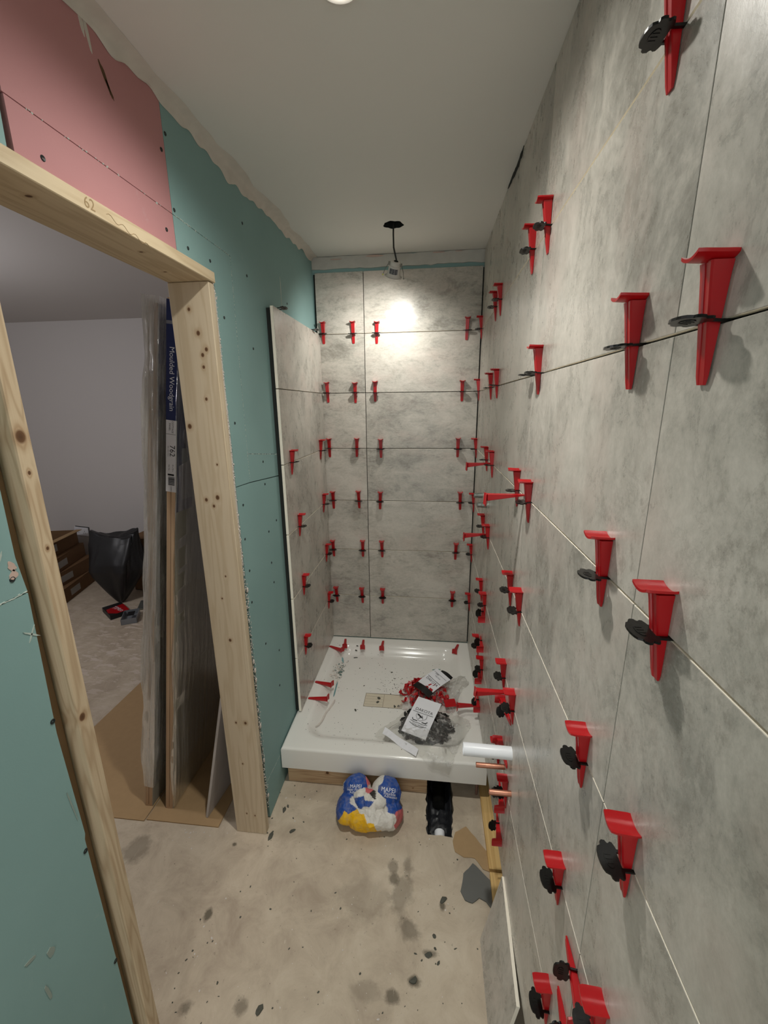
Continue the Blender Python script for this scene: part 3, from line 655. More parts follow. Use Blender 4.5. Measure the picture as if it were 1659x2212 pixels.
# crumbs and offcuts in the tray
def crumbs(name, pts, mat, parent, label=None, cat=None, zf=lambda x, y: 0.0, seed=1):
    rr = random.Random(seed); bm = bmesh.new()
    for (x, y, s_) in pts:
        M_ = Matrix.Translation((x, y, zf(x, y)+s_*0.18)) @ Matrix.Rotation(rr.uniform(0, 6.3), 4, 'Z') @ Matrix.Diagonal((rr.uniform(.7, 1.8), rr.uniform(.5, 1.1), 0.35, 1))
        vs = bmesh.ops.create_icosphere(bm, subdivisions=1, radius=s_, matrix=M_)['verts']
        for v in vs: v.co += Vector((rr.uniform(-.3, .3), rr.uniform(-.3, .3), 0))*s_
    o = mesh_obj(name, bm_me(bm), mat, parent, kind='stuff'); return tag(o, label, cat)
rr = random.Random(11); P = []
for k in range(340):
    x, y = rr.uniform(-0.58, 0.15), rr.uniform(1.46, 2.26); P.append((x, y, rr.choice([.0008, .001, .0014, .0018])))
for k in range(90): P.append((-0.19+rr.gauss(0, .06), 1.95+rr.gauss(0, .07), rr.uniform(.0008, .003)))
for k in range(60): P.append((-0.10+rr.gauss(0, .05), 1.86+rr.gauss(0, .03), rr.uniform(.0008, .003)))
for (x, y, s_) in [(-.430, 2.178, .010), (-.437, 2.225, .007), (-.432, 2.245, .006), (-.540, 2.23, .004), (-.355, 1.74, .008), (-.248, 1.84, .008), (-.25, 1.81, .007), (-.20, 2.06, .006), (-.14, 1.79, .009), (-.16, 1.785, .009), (-.34, 1.93, .004), (-.39, 2.08, .004), (-.47, 2.14, .004)]: P.append((x, y, s_))
crumbs('adhesive_crumbs', P, M_debris, None, 'grey crumbs of tile adhesive scattered over the tray', 'debris', tray_z)
P = [( -0.505+rr.gauss(0, .014), 2.02+rr.gauss(0, .05), rr.uniform(.003, .008)) for k in range(70)]
crumbs('filler_scrapings', P, M_gyps, None, 'pale heap of scraped filler in back left of the tray', 'debris', tray_z, 2)
P = [( -0.495+rr.gauss(0, .012), 2.04+rr.gauss(0, .035), rr.uniform(.002, .005)) for k in range(40)]
crumbs('green_flakes', P, plain('green_flake', srgb(96, 124, 118), 0.8), None, 'green board flakes on top of the pale filler heap', 'debris', lambda x, y: tray_z(x, y)+0.006, 3)
def ribbon(name, pts, w_, th, mat, label, cat, zf=lambda x, y: 0, rnd=0.15):
    bm = bmesh.new(); rows_ = []
    for i, (x, y) in enumerate(pts):
        a, b = pts[max(i-1, 0)], pts[min(i+1, len(pts)-1)]; d = Vector((b[0]-a[0], b[1]-a[1], 0)).normalized(); n_ = Vector((-d.y, d.x, 0)); ww = w_*(1+rnd*sd2(i*1.7, x*10))*(0.5 if i in (0, len(pts)-1) else 1)
        p_ = Vector((x, y, zf(x, y)+0.0006)); rows_.append([bm.verts.new(p_-n_*ww), bm.verts.new(p_-n_*ww*.6+Vector((0, 0, th))), bm.verts.new(p_+n_*ww*.6+Vector((0, 0, th))), bm.verts.new(p_+n_*ww)])
    for a, b in zip(rows_, rows_[1:]):
        for i in range(3): bm.faces.new([a[i], a[i+1], b[i+1], b[i]])
        bm.faces.new([a[3], a[0], b[0], b[3]])
    bm.faces.new(rows_[0]); bm.faces.new(rows_[-1][::-1])
    return mesh_obj(name, bm_me(bm, smooth=False), mat, label=label, cat=cat)
ribbon('filler_bead', [(-.487, 1.80-.03*k*.9+0.0, ) if False else (-.474-.0042*k+0.003*math.sin(k), 1.80-.021*k) for k in range(11)], .006, .004, M_gyps, 'thin white bead of filler on left of the tray', 'debris', tray_z)
ribbon('board_offcut', [(-.492+.001*k, 1.945-.02*k) for k in range(7)], .004, .001, plain('green_paper', srgb(110, 148, 150), 0.7), 'narrow green paper strip lying on left of tray', 'offcut', tray_z)
ribbon('board_offcut', [(-.512+.003*k, 2.16-.01*k) for k in range(6)], .008, .0012, plain('green_paper2', srgb(120, 160, 162), 0.7), 'short green paper scrap in back left of tray', 'offcut', tray_z)
ribbon('board_offcut', [(.03+.012*k, 2.105+.002*k) for k in range(5)], .005, .001, plain('green_paper3', srgb(118, 146, 142), 0.7), 'small green paper scrap at back centre of tray', 'offcut', tray_z)
# tray supports
local_box('support_timber', -0.612, 0.009, 1.452, 1.495, 0.0, 0.0995, M_woodx, None, 0.001, label='rough timber packing under the front of the shower tray', cat='timber')
local_box('support_block', 0.165, 0.236, 1.455, 1.53, 0.078, 0.0995, M_woodx, None, 0.001, label='small wood block under the right corner of the tray', cat='timber')
mesh_obj('supply_pipe', bm_me(tube_bm([(0.222, 1.47, 0.0), (0.222, 1.47, 0.078)], 0.006, 10)), plain('brown_pipe', srgb(120, 90, 80), 0.5), label='short brown upright pipe under the tray corner', cat='pipe')
me = box_me(0.236, 0.300, 1.158, 2.3, 0.0, 0.018, 0.001); mesh_obj('floor_batten', me, M_batten, label='long yellow pine batten on the floor under wall tiles', cat='timber')
me = box_me(0.236, 0.300, 0.985, 1.146, 0.0, 0.020, 0.001); mesh_obj('floor_batten', me, M_batten, label='short yellow pine offcut beyond the leaning tile', cat='timber')

# ------------------------------------------------------------ pipes through the wall
def pipe_x(name, y, z, L, r, mat, label, tilt=0.0, wall=0.0015):
    r0 = empty(name, (XR+0.006, y, z), label, 'pipe')
    M_ = Matrix.Rotation(-math.pi/2, 4, 'Y') @ Matrix.Rotation(tilt, 4, 'X')
    bm = lathe_bm([(r, 0), (r, L+.006-.001), (r-.0006, L+.006), (r-wall, L+.006), (r-wall, 0.02), (0, 0.02)], 32, M=M_)
    mesh_obj('pipe_body', smooth_me(bm_me(bm), 40), mat, r0); return r0
wp = pipe_x('waste_pipe', 1.017, 0.663, 0.138, 0.0180, M_wpipe, 'white plastic waste pipe sticking out of the right wall', -0.02, 0.002)
tm = flat_on(text_me('BS EN 1455', 0.007), (0, 0, 0), (1, 0, 0), (0, 1, 0))
pipe_x('copper_pipe', 1.090, 0.539, 0.088, 0.0078, M_copper, 'longer copper pipe stub, just below the white pipe')
pipe_x('copper_pipe', 0.985, 0.553, 0.062, 0.0078, M_copper, 'shorter copper pipe stub, nearer the camera')
for (y, z, lb) in [(1.955, 1.222, 'upper'), (1.80, 1.213, 'lower')]:
    r0 = empty('valve_tail', (XR+0.006, y, z), f"{'farther' if lb=='upper' else 'nearer'} grey metal valve tail in the right wall", 'valve', 'shower valve tails')
    M_ = Matrix.Rotation(-math.pi/2, 4, 'Y')
    mesh_obj('tail_body', smooth_me(bm_me(lathe_bm([(.0125, 0), (.0125, .030), (.0115, .031), (.0115, .046), (.009, .047), (.009, .03), (0, .03)], 24, M=M_)), 35), M_chrome, r0)

# ------------------------------------------------------------ hanging spotlight and ceiling downlight
def lamp_frame(pos, d, roll=0.0):
    z = -d; x = Vector((1, 0, 0)); x = (x-z*x.dot(z)).normalized(); y = z.cross(x)
    m_ = Matrix((x, y, z)).transposed().to_4x4(); m_.translation = pos; return m_
hl = empty('hanging_spotlight', mat=lamp_frame(LAMP_POS, LAMP_DIR), label='white recessed spotlight dangling on its black cable', cat='lamp')
mesh_obj('lamp_can', smooth_me(bm_me(lathe_bm([(.0345, .000), (.0345, .0025), (.0315, .006), (.029, .012), (.0265, .026), (.0255, .044), (.0225, .046), (.0215, .060), (.020, .0615), (0, .0615)], 40)), 40), M_lampw, hl)
mesh_obj('bezel', smooth_me(bm_me(lathe_bm([(.0375, .001), (.0375, .0032), (.0345, .0045), (.0325, .001), (.0255, .003), (.0255, .001), (.034, -.0012), (.0375, .001)], 40)), 40), M_lampw, hl)
mesh_obj('lens', bm_me(lathe_bm([(.0255, .0012), (.018, .0004), (0, .0002)], 32)), M_lens, hl)
bm = bmesh.new(); n = 14; a0, a1 = -2.35, -0.95
vv = [[bm.verts.new(((.0272-.0006*(z/.01)+.0010)*math.cos(a), (.0272-.0006*(z/.01)+.0010)*math.sin(a), .014+z)) for z in (0, .024)] for a in [a0+(a1-a0)*k/n for k in range(n+1)]]
for a, b in zip(vv, vv[1:]): bm.faces.new([a[0], b[0], b[1], a[1]])
lab = mesh_obj('rating_label', bm_me(bm), M_lamplab, hl)
bm = bmesh.new()
for r_ in range(5):
    for q in range(3):
        a = a0+.12+q*.42; z = .017+.0042*r_
        vs_ = [bm.verts.new((.0282*math.cos(t_), .0282*math.sin(t_), zz)) for t_, zz in ((a, z), (a+.30-.05*((r_+q) % 3), z), (a+.30-.05*((r_+q) % 3), z+.0018), (a, z+.0018))]
        bm.faces.new(vs_)
mesh_obj('label_print', bm_me(bm), M_ink, lab)
for sgn in (-1, 1):
    bm = tube_bm([(sgn*.0225, 0, .050), (sgn*.030, -.002, .046), (sgn*.0405, -.004, .024), (sgn*.0455, -.005, .004)], .0011, 8)
    tube_bm([(sgn*.0225, .006, .050), (sgn*.030, .005, .046), (sgn*.0400, .002, .024), (sgn*.0455, -.005, .004)], .0011, 8, bm)
    add_box(bm, sgn*.026-.004, sgn*.026+.004, -.005, .007, .044, .056)
    sp = mesh_obj('spring_clip', bm_me(bm), M_steel, hl)
    mesh_obj('spring_tip', smooth_me(bm_me(lathe_bm([(0, -.003), (.0022, -.002), (.0026, 0), (.0022, .003), (0, .004)], 12, M=Matrix.Translation((sgn*.0455, -.005, .003))))), plain('tip_glint', srgb(214, 224, 90), 0.4) if sgn < 0 else M_steel, sp)  # yellow on one tip paints in a glint of leaking lamp light
top = LAMP_POS-LAMP_DIR*.0615
bm = tube_bm([top+Vector((.004, 0, -.002)), top+Vector((.001, -.002, .012)), top+Vector((-.008, -.006, .05)), (-0.172, 1.955, 2.33), (-0.171, 1.957, 2.40), (-0.171, 1.957, 2.44)], .0034, 12)
inv = hl.matrix_world.inverted()
me = smooth_me(bm_me(bm)); me.transform(inv); mesh_obj('cable', me, plain('cable_black', srgb(34, 33, 32), 0.5), hl)
bm = bmesh.new(); bmesh.ops.create_icosphere(bm, subdivisions=2, radius=.0065, matrix=Matrix.Translation((.002, -.004, .063)) @ Matrix.Diagonal((1.5, 1, .7, 1))); mesh_obj('cable_gland', bm_me(bm), M_black, hl)
mesh_obj('ceiling_void', box_me(-0.24, -0.10, 1.89, 2.03, 2.44, 2.50), M_dark, kind='structure')  # dark cap stands in for the shade above the cable hole
dl = empty('ceiling_downlight', DOWN_POS, 'round lit downlight recessed in ceiling at the top edge', 'lamp')
mesh_obj('trim_ring', smooth_me(bm_me(lathe_bm([(.043, .002), (.042, -.003), (.036, -.005), (.031, -.003), (.029, .0)], 40)), 40), M_lampw, dl)
mesh_obj('lens', bm_me(lathe_bm([(.030, -.0015), (0, -.002)], 32)), M_lens, dl)

# ------------------------------------------------------------ floor trench with black membrane and pipe
bm = bmesh.new(); rr = random.Random(5); nx, ny = 14, 34; gv = []
for i in range(nx+1):
    row_ = []
    for j in range(ny+1):
        u, v = i/nx, j/ny; x = 0.010+0.102*u+0.004*sd2(v*9, u*3); y = 1.283+0.32*v
        wall_ = max(0.0, abs(u-0.5)*2-0.62)/0.38; z = -0.060+0.058*wall_**1.5+0.014*noise.noise(Vector((x*60, y*40, 1)))+0.007*noise.noise(Vector((x*160, y*110, 4)))
        if v < 0.04: z = -0.03
        row_.append(bm.verts.new((x, y, max(-0.086, z))))
    gv.append(row_)
for i in range(nx):
    for j in range(ny): bm.faces.new([gv[i][j], gv[i+1][j], gv[i+1][j+1], gv[i][j+1]])
mem = mesh_obj('damp_membrane', smooth_me(bm_me(bm), 60), plain('black_membrane', srgb(40, 41, 45), 0.42, 0.5, var=0.5, scale=60, bump=0.4), label='crumpled black membrane lining the trench in the floor', cat='membrane')
md = mem.modifiers.new('t', 'SOLIDIFY'); md.thickness = 0.0008
bm = tube_bm([(0.063, 1.262, -0.030), (0.062, 1.290, -0.026), (0.062, 1.306, -0.026)], 0.0205, 24)
mesh_obj('drain_pipe', smooth_me(bm_me(bm), 40), M_wpipe, label='white drain pipe end at the near end of the trench', cat='pipe')
bm = tube_bm([(0.060, 1.43, -0.035), (0.060, 1.60, -0.03)], 0.027, 20); mesh_obj('soil_pipe', smooth_me(bm_me(bm), 40), M_black, label='black pipe running back under the shower tray', cat='pipe')

# ------------------------------------------------------------ folded adhesive sack (star-shaped crumpled skin)
def sph_dirs(sub):
    b_ = bmesh.new(); bmesh.ops.create_icosphere(b_, subdivisions=sub, radius=1.0); return b_
def blob_skin(bm, center, blobs, k=0.012, rmax=0.4, zmin=None, crease=0.006, cscale=14, seed=0.0):
    C = np.array(center); D = np.array([v.co[:] for v in bm.verts]); D /= np.linalg.norm(D, axis=1)[:, None]
    r = np.full(len(D), rmax); 
    def sdf(P):
        out = None
        for (c, rad) in blobs:
            q = (P-np.array(c))/np.array(rad); d = (np.linalg.norm(q, axis=1)-1)*min(rad)
            if out is None: out = d
            else:
                h = np.clip(0.5+0.5*(out-d)/k, 0, 1); out = out*(1-h)+d*h-k*h*(1-h)
        return out
    for it in range(90):
        P = C+D*r[:, None]; d = sdf(P); r = np.maximum(r-np.clip(d, -0.02, 0.02)*0.8, 0.005)
    base = []
    for v, dd, rr_ in zip(bm.verts, D, r):
        p = Vector(C+dd*rr_); base.append(p.copy())
        n1 = 1-abs(noise.noise(Vector((p.x*cscale+seed, p.y*cscale, p.z*cscale)))*2)
        n2 = 1-abs(noise.noise(Vector((p.x*cscale*2.6, p.y*cscale*2.6+seed, p.z*cscale*2.6)))*2)
        n3 = 1-abs(noise.noise(Vector(((p.x+p.y*.6)*cscale*7, (p.y-p.x*.5)*cscale*2.2, p.z*cscale*4)))*2)
        vd = noise.voronoi(Vector((p.x*cscale*1.5+seed, p.y*cscale*1.5, p.z*cscale*1.5)))[0]; v2 = noise.voronoi(Vector((p.x*cscale*4, p.y*cscale*4+seed, p.z*cscale*4)))[0]
        p += Vector(dd)*(crease*0.75*math.exp(-(vd[1]-vd[0])*5)-crease*0.75*n1**3-crease*0.10*n2**2-crease*0.10*n3**3+crease*0.16*math.exp(-(v2[1]-v2[0])*6))
        if zmin is not None and p.z < zmin: p.z = zmin
        v.co = p
    return base
SB = Vector((-0.222, 1.320, 0.0))
SRX = 1.0
blobs = [((0, -.005, .045), (.132, .085, .048)), ((-.058, .045, .088), (.058, .048, .058)), ((.062, .036, .086), (.062, .062, .062)), ((0, -.035, .060), (.105, .055, .040)), ((-.085, -.01, .055), (.045, .07, .05)), ((.09, -.02, .05), (.042, .06, .048))]
sack = empty('adhesive_sack', SB, 'crumpled blue, yellow and white tile adhesive sack on the floor', 'sack')
bm = sph_dirs(7); BP = blob_skin(bm, (0, 0, .055), blobs, 0.004, 0.2, 0.001, 0.0075, 11, 3.0)
me = smooth_me(bm_me(bm), 70)
CB, CW, CY, CR, CG = srgb(24, 70, 148), srgb(214, 210, 202), srgb(228, 176, 12), srgb(196, 92, 96), srgb(40, 36, 34)
# printed areas by nearest seed, (x, t): t runs from the front hem to the back
seeds = [(-.062, .118, CB), (-.085, .080, CB), (-.035, .120, CB), (-.050, .080, CB), (-.122, .040, CB), (-.118, .010, CB), (-.090, .050, CB), (.07, .125, CB), (.095, .09, CB), (.118, .055, CB), (.055, .095, CB), (.100, .045, CB), (.028, .135, CW), (.010, .100, CW),
         (-.138, .085, CW), (-.010, .130, CR), (-.005, .075, CW), (.03, .060, CW), (.05, .030, CW), (-.02, .045, CW), (-.055, .050, CW), (-.068, .030, CB),
         (-.105, -.030, CY), (-.088, -.005, CY), (-.06, -.030, CY), (-.055, .005, CY), (-.02, -.045, CY), (-.020, -.012, CY), (.015, -.060, CY), (.015, -.030, CY), (.05, -.060, CY), (.080, -.075, CY),
         (.015, .008, CW), (.05, -.010, CW), (.085, -.030, CW), (.095, .005, CW), (.133, -.010, CR), (.132, .020, CR)]
attr = me.color_attributes.new('print', 'FLOAT_COLOR', 'POINT')
for i, v in enumerate(me.vertices):
    q = BP[i]; x, t_ = q.x+.003*noise.noise(q*30), (q.y*.72+q.z*.69)+.003*noise.noise(q*26+Vector((4, 2, 1)))
    best = min(seeds, key=lambda q: (q[0]-x)**2+(q[1]-t_)**2); attr.data[i].color = best[2]
def vcol_mat(name, attrn, rough=0.5, dirt=0.12):
    t = NT(name); a = t.n('ShaderNodeVertexColor'); a.layer_name = attrn; n = t.noise(t.coords(), 60, 6, 0.7)
    col = t.mix(t.range(n, 0.45, 0.75, 0.0, 0.5), a.outputs[0], srgb(150, 142, 132)); w_ = t.noise(t.coords(), 90, 4)
    t.bsdf(col, rough, t.bump(w_, 0.3, 0.002), 0.35); return t.m
sk = mesh_obj('sack_body', me, vcol_mat('sack_print', 'print'), sack)
# tucked centre flap
bm = sph_dirs(5); blob_skin(bm, (.002, -.010, .098), [((.005, -.012, .098), (.062, .042, .026)), ((-.03, .008, .106), (.034, .028, .022)), ((.035, -.004, .104), (.036, .034, .026)), ((.012, -.052, .086), (.024, .018, .014))], 0.008, 0.12, None, 0.006, 24, 9.0)
me2 = smooth_me(bm_me(bm), 50); at2 = me2.color_attributes.new('print', 'FLOAT_COLOR', 'POINT')
sd = [(-.04, .085, CW), (0, .07, CW), (-.03, .055, CB), (.0, .05, CG if False else CB), (.02, .035, CW), (.05, .06, CW), (.0, .03, CW), (.04, .09, CW), (.005, .095, CR), (.012, .087, CG)]
for i, v in enumerate(me2.vertices):
    x, t_ = v.co.x, v.co.y*.72+v.co.z*.69; at2.data[i].color = min(sd, key=lambda q: (q[0]-x)**2+(q[1]-t_)**2)[2]
fl = mesh_obj('sack_flap', me2, sk.data.materials[0], sack)
def project_text(s_, size, origin, ax, ay, target_me, mat, name, parent, off=0.0012, stretch=1.0):
    me_ = text_me(s_, size); ax, ay = Vector(ax).normalized(), Vector(ay).normalized(); n_ = ax.cross(ay).normalized(); o_ = Vector(origin)
    b_ = bmesh.new(); b_.from_mesh(me_); bmesh.ops.triangulate(b_, faces=b_.faces[:])
    for _ in range(2): bmesh.ops.subdivide_edges(b_, edges=[e for e in b_.edges if e.calc_length() > size*0.14], cuts=1)
    tb = bmesh.new(); tb.from_mesh(target_me); bv = BVHTree.FromBMesh(tb)
    for v in b_.verts:
        p = o_+ax*v.co.x*stretch+ay*v.co.y; h = bv.ray_cast(p+n_*0.15, -n_)
        v.co = (h[0]+n_*off) if h[0] else p
    tb.free(); o__ = mesh_obj(name, bm_me(b_), mat, parent); return o__
vy, vz = 0.62, 0.78   # direction 'up' across the lobes seen from the room
for s_, size, o_, ax in [('MAPEI', .018, (-.060, .028, .12), (1, .10, .0)), ('Super Flexible', .0125, (-.060, .012, .12), (1, .05, 0)), ('Adhesive', .0135, (-.058, -.002, .12), (1, .05, 0)),
                         ('MAPEI', .021, (.078, .026, .12), (1, -.12, 0)), ('Flexible', .015, (.084, .008, .12), (1, -.14, 0)), ('Adhesive', .013, (.086, -.006, .12), (1, -.16, 0))]:
    axv = Vector(ax).normalized(); ayv = Vector((0, .70, .71)); project_text(s_, size, o_, axv, ayv, me, M_inkw, 'sack_lettering', sk, 0.0015)
project_text('MAPEI', .014, (-.095, -.075, .03), (.5, -.3, .8), (-.8, .2, .5), me, plain('grey_print', srgb(120, 116, 108), 0.6), 'sack_lettering', sk, 0.0015)

# ------------------------------------------------------------ bags of clips and wedges in the tray
def paper_label(name, origin, ax, ay, w_, h_, target, parent, bend=0.0, texts=(), bars=()):
    bm = bmesh.new(); n_ = Vector(ax).cross(Vector(ay)).normalized(); ax, ay = Vector(ax).normalized(), Vector(ay).normalized(); nx, ny = 10, 14; g_ = []
    def P(u, v): return Vector(origin)+ax*u+ay*v+n_*(bend*(1-(2*v/h_)**2)+.0018*noise.noise(Vector((u*40, v*40, 2))))
    for i in range(nx+1): g_.append([bm.verts.new(P((i/nx-.5)*w_, (j/ny-.5)*h_)) for j in range(ny+1)])
    for i in range(nx):
        for j in range(ny): bm.faces.new([g_[i][j], g_[i+1][j], g_[i+1][j+1], g_[i][j+1]])
    o = mesh_obj(name, smooth_me(bm_me(bm), 60), M_paper, parent)
    for (s_, size, u, v) in texts:
        me_ = text_me(s_, size)
        for q in me_.vertices: q.co = P(q.co.x+u, q.co.y+v)+n_*.0006
        mesh_obj('label_print', me_, M_ink, o)
    for (u0, u1, v0, v1) in bars:
        bm = bmesh.new(); k = 8
        a_ = [bm.verts.new(P(u0+(u1-u0)*i/k, v0)+n_*.0006) for i in range(k+1)]; b_ = [bm.verts.new(P(u0+(u1-u0)*i/k, v1)+n_*.0006) for i in range(k+1)]
        for i in range(k): bm.faces.new([a_[i], a_[i+1], b_[i+1], b_[i]])
        mesh_obj('label_bar', bm_me(bm), M_ink, o)
    return o
def heap(name, src, mat, cx, cy, rx, ry, h, n, seed, parent, sc=0.9):
    rr = random.Random(seed); bm = bmesh.new(); sb = bmesh.new(); sb.from_mesh(src); sv = [v.co.copy() for v in sb.verts]; sf = [[v.index for v in f.verts] for f in sb.faces]; sb.free()
    for k in range(n):
        a, q = rr.uniform(0, 6.28), math.sqrt(rr.random()); x, y = cx+rx*q*math.cos(a), cy+ry*q*math.sin(a)
        zt = h*math.sqrt(max(0.02, 1-q*q)); z = 0.158+zt*rr.uniform(.15, 1.0)
        M_ = Matrix.Translation((x, y, z)) @ Matrix.Rotation(rr.uniform(0, 6.3), 4, 'Z') @ Matrix.Rotation(rr.gauss(0, .55), 4, 'X') @ Matrix.Rotation(rr.gauss(0, .5), 4, 'Y') @ Matrix.Translation((0, -.014, 0)) @ Matrix.Scale(sc, 4)
        vs = [bm.verts.new(M_ @ c) for c in sv]
        for v in vs: v.co.z = max(v.co.z, 0.1565)
        for f in sf: bm.faces.new([vs[i] for i in f])
    return mesh_obj(name, bm_me(bm), mat, parent, kind='stuff')
def film_bag(name, cx, cy, out, h, parent, seed, drape=None):
    """irregular pillow of thin film; out = list of outline points (absolute)"""
    bm = bmesh.new(); rings = 16; n = len(out); sub = []
    for i in range(n):
        a, b = out[i], out[(i+1) % n]
        for k in range(7): t_ = k/7; sub.append((a[0]+(b[0]-a[0])*t_, a[1]+(b[1]-a[1])*t_))
    N = len(sub); c0 = bm.verts.new((cx, cy, 0.158+h)); R_ = []
    for r_ in range(1, rings+1):
        q = r_/rings; ring_ = []
        for i, (ox, oy) in enumerate(sub):
            x, y = cx+(ox-cx)*q, cy+(oy-cy)*q
            if r_ == rings: x += .006*sd2(i*.9, seed); y += .006*sd2(i*.8, seed+4)
            base = tray_z(min(max(x, TX0+.001), TX1-.001), y) if y > TY0 else TZ
            prof = max(0.0, 1-(q/0.80)**2.2)
            wr_ = .0060*abs(noise.noise(Vector((x*38, y*38, seed))))+.0035*noise.noise(Vector((x*90, y*90, seed)))
            z = base+.0035+h*prof**.6+wr_*1.6*(0.4+q)
            if drape and y < TY0: z = TZ-(TY0-y)*1.6+wr_*.5; y = TY0-.004-.006*abs(noise.noise(Vector((x*40, z*40, 3))))
            ring_.append(bm.verts.new((x, y, z)))
        R_.append(ring_)
    for i in range(N): bm.faces.new([c0, R_[0][i], R_[0][(i+1) % N]])
    for A, B in zip(R_, R_[1:]):
        for i in range(N): bm.faces.new([A[i], B[i], B[(i+1) % N], A[(i+1) % N]])
    return mesh_obj(name, smooth_me(bm_me(bm), 75), M_bagfilm, parent)
b1 = empty('wedge_bag', (0, 0, 0), 'clear bag of red wedges with tilted white card, farther one in the tray', 'bag')
heap('red_wedges', ME_W, M_red, -0.010, 1.865, 0.120, 0.090, 0.050, 90, 4, b1, 0.6)
film_bag('bag_film', -0.005, 1.88, [(-.145, 1.775), (-.09, 1.90), (-.03, 2.03), (.04, 2.07), (.13, 2.02), (.205, 1.99), (.225, 1.93), (.17, 1.86), (.145, 1.76), (.05, 1.735), (-.05, 1.74)], .056, b1, 2.0)
M_gb = M_ink
ax1 = Vector((.62, -.78, .0)); ay1 = Vector((.72, .57, .36))
paper_label('card_label', (.035, 1.905, .228), (.66, -.74, -.10), (.70, .62, .18), .105, .150, None, b1, .006,
            [('DAKOTA', .020, 0.0, -.010), ('TILE CLIP', .009, 0, .030), ('100', .016, -.02, .045)], [(-.046, .046, .004, .0065), (-.046, .046, .0495, .051)])
for (u, v, w_, h_) in [(-.012, .060, .012, .0022), (-.012, .066, .018, .0022), (.012, .060, .010, .0022)]: pass
for (o_, a_, l_) in [((-.062, 1.868, .236), (.72, -.66, -.05), .115), ((.070, 1.990, .226), (.74, -.60, -.12), .075)]:
    A = Vector(a_).normalized(); B = Vector((A.y*-1, A.x, .15)).normalized()*.019; rows_ = []; b1c = bmesh.new()
    for k in range(9):
        p_ = Vector(o_)+A*(l_*k/8)+Vector((0, 0, .008*math.sin(math.pi*k/8))); rows_.append((b1c.verts.new(p_-B), b1c.verts.new(p_+B)))
    for q1, q2 in zip(rows_, rows_[1:]): b1c.faces.new([q1[0], q2[0], q2[1], q1[1]])
    mesh_obj('black_strip', bm_me(b1c), M_black, b1)
bm = bmesh.new(); add_box(bm, -.030, .030, -.020, .020, 0, .003); me_ = bm_me(bm)
o = mesh_obj('red_card', me_, M_red, b1); o.location = (.118, 1.795, .190); o.rotation_euler = (.4, .1, .35)
b2 = empty('clip_bag', (0, 0, 0), 'clear bag of black clips with white card, nearer one in the tray', 'bag')
heap('black_clips', ME_C, M_black, 0.0, 1.660, 0.120, 0.100, 0.050, 130, 8, b2, 0.95)
film_bag('bag_film', 0.0, 1.64, [(-.235, 1.57), (-.225, 1.61), (-.15, 1.69), (-.09, 1.78), (.02, 1.80), (.13, 1.75), (.20, 1.66), (.205, 1.62), (.15, 1.53), (.12, 1.44), (.10, 1.385), (.03, 1.40), (-.03, 1.44), (-.10, 1.50)], .054, b2, 6.0, True)
lb = paper_label('card_label', (-.020, 1.645, .224), (.90, -.36, .0), (.38, .86, .30), .120, .190, None, b2, .006,
            [('DAKOTA', .021, 0.0, .028), ('TOOL GROUP', .009, 0, -.046)], [(-.050, .050, .0135, .0155), (-.030, -.010, -.030, -.026), (.012, .034, -.030, -.026)])
# generic emblem of bars: outline panel, slanted dark bar, ribbon
bm = bmesh.new()
axl, ayl = Vector((.90, -.36, 0)).normalized(), Vector((.38, .86, .30)).normalized(); nl_ = axl.cross(ayl).normalized(); O = Vector((-.020, 1.645, .224))
def Q(u, v): return O+axl*u+ayl*v+nl_*(.006*(1-(2*v/.19)**2)+.0030)
def strip(pts, w2):
    for (u0, v0), (u1, v1) in zip(pts, pts[1:]):
        d_ = Vector((u1-u0, v1-v0)).normalized()*w2; px, py = -d_.y, d_.x
        bm.faces.new([bm.verts.new(Q(u0-px, v0-py)), bm.verts.new(Q(u1-px, v1-py)), bm.verts.new(Q(u1+px, v1+py)), bm.verts.new(Q(u0+px, v0+py))])
strip([(-.024, .010), (-.026, -.006), (-.014, -.020), (0, -.026), (.014, -.020), (.026, -.006), (.024, .010)], .0006)
strip([(-.020, .004), (.004, -.008)], .0035); strip([(.002, .002), (.012, -.014)], .0014); strip([(-.002, -.004), (-.008, -.018)], .001)
strip([(-.042, -.034), (-.020, -.038), (0, -.036), (.020, -.038), (.042, -.034)], .0008); strip([(-.042, -.044), (-.020, -.052), (0, -.054), (.020, -.052), (.042, -.044)], .0008)
strip([(-.038, -.020), (-.030, -.030)], .0016); strip([(.038, -.020), (.030, -.030)], .0016)
mesh_obj('label_emblem', bm_me(bm), M_ink, lb)
bm = bmesh.new(); rows_ = []
for k in range(9):
    u = -.050+.100*k/8
    rows_.append([bm.verts.new(Vector((-.195+.155*k/8, 1.545-.115*k/8, .2075+.004*math.sin(k)))), bm.verts.new(Vector((-.185+.155*k/8, 1.575-.110*k/8, .214+.003*math.sin(k+1))))])
for a, b in zip(rows_, rows_[1:]): bm.faces.new([a[0], b[0], b[1], a[1]])
mesh_obj('bag_header', bm_me(bm), M_paper, b2)

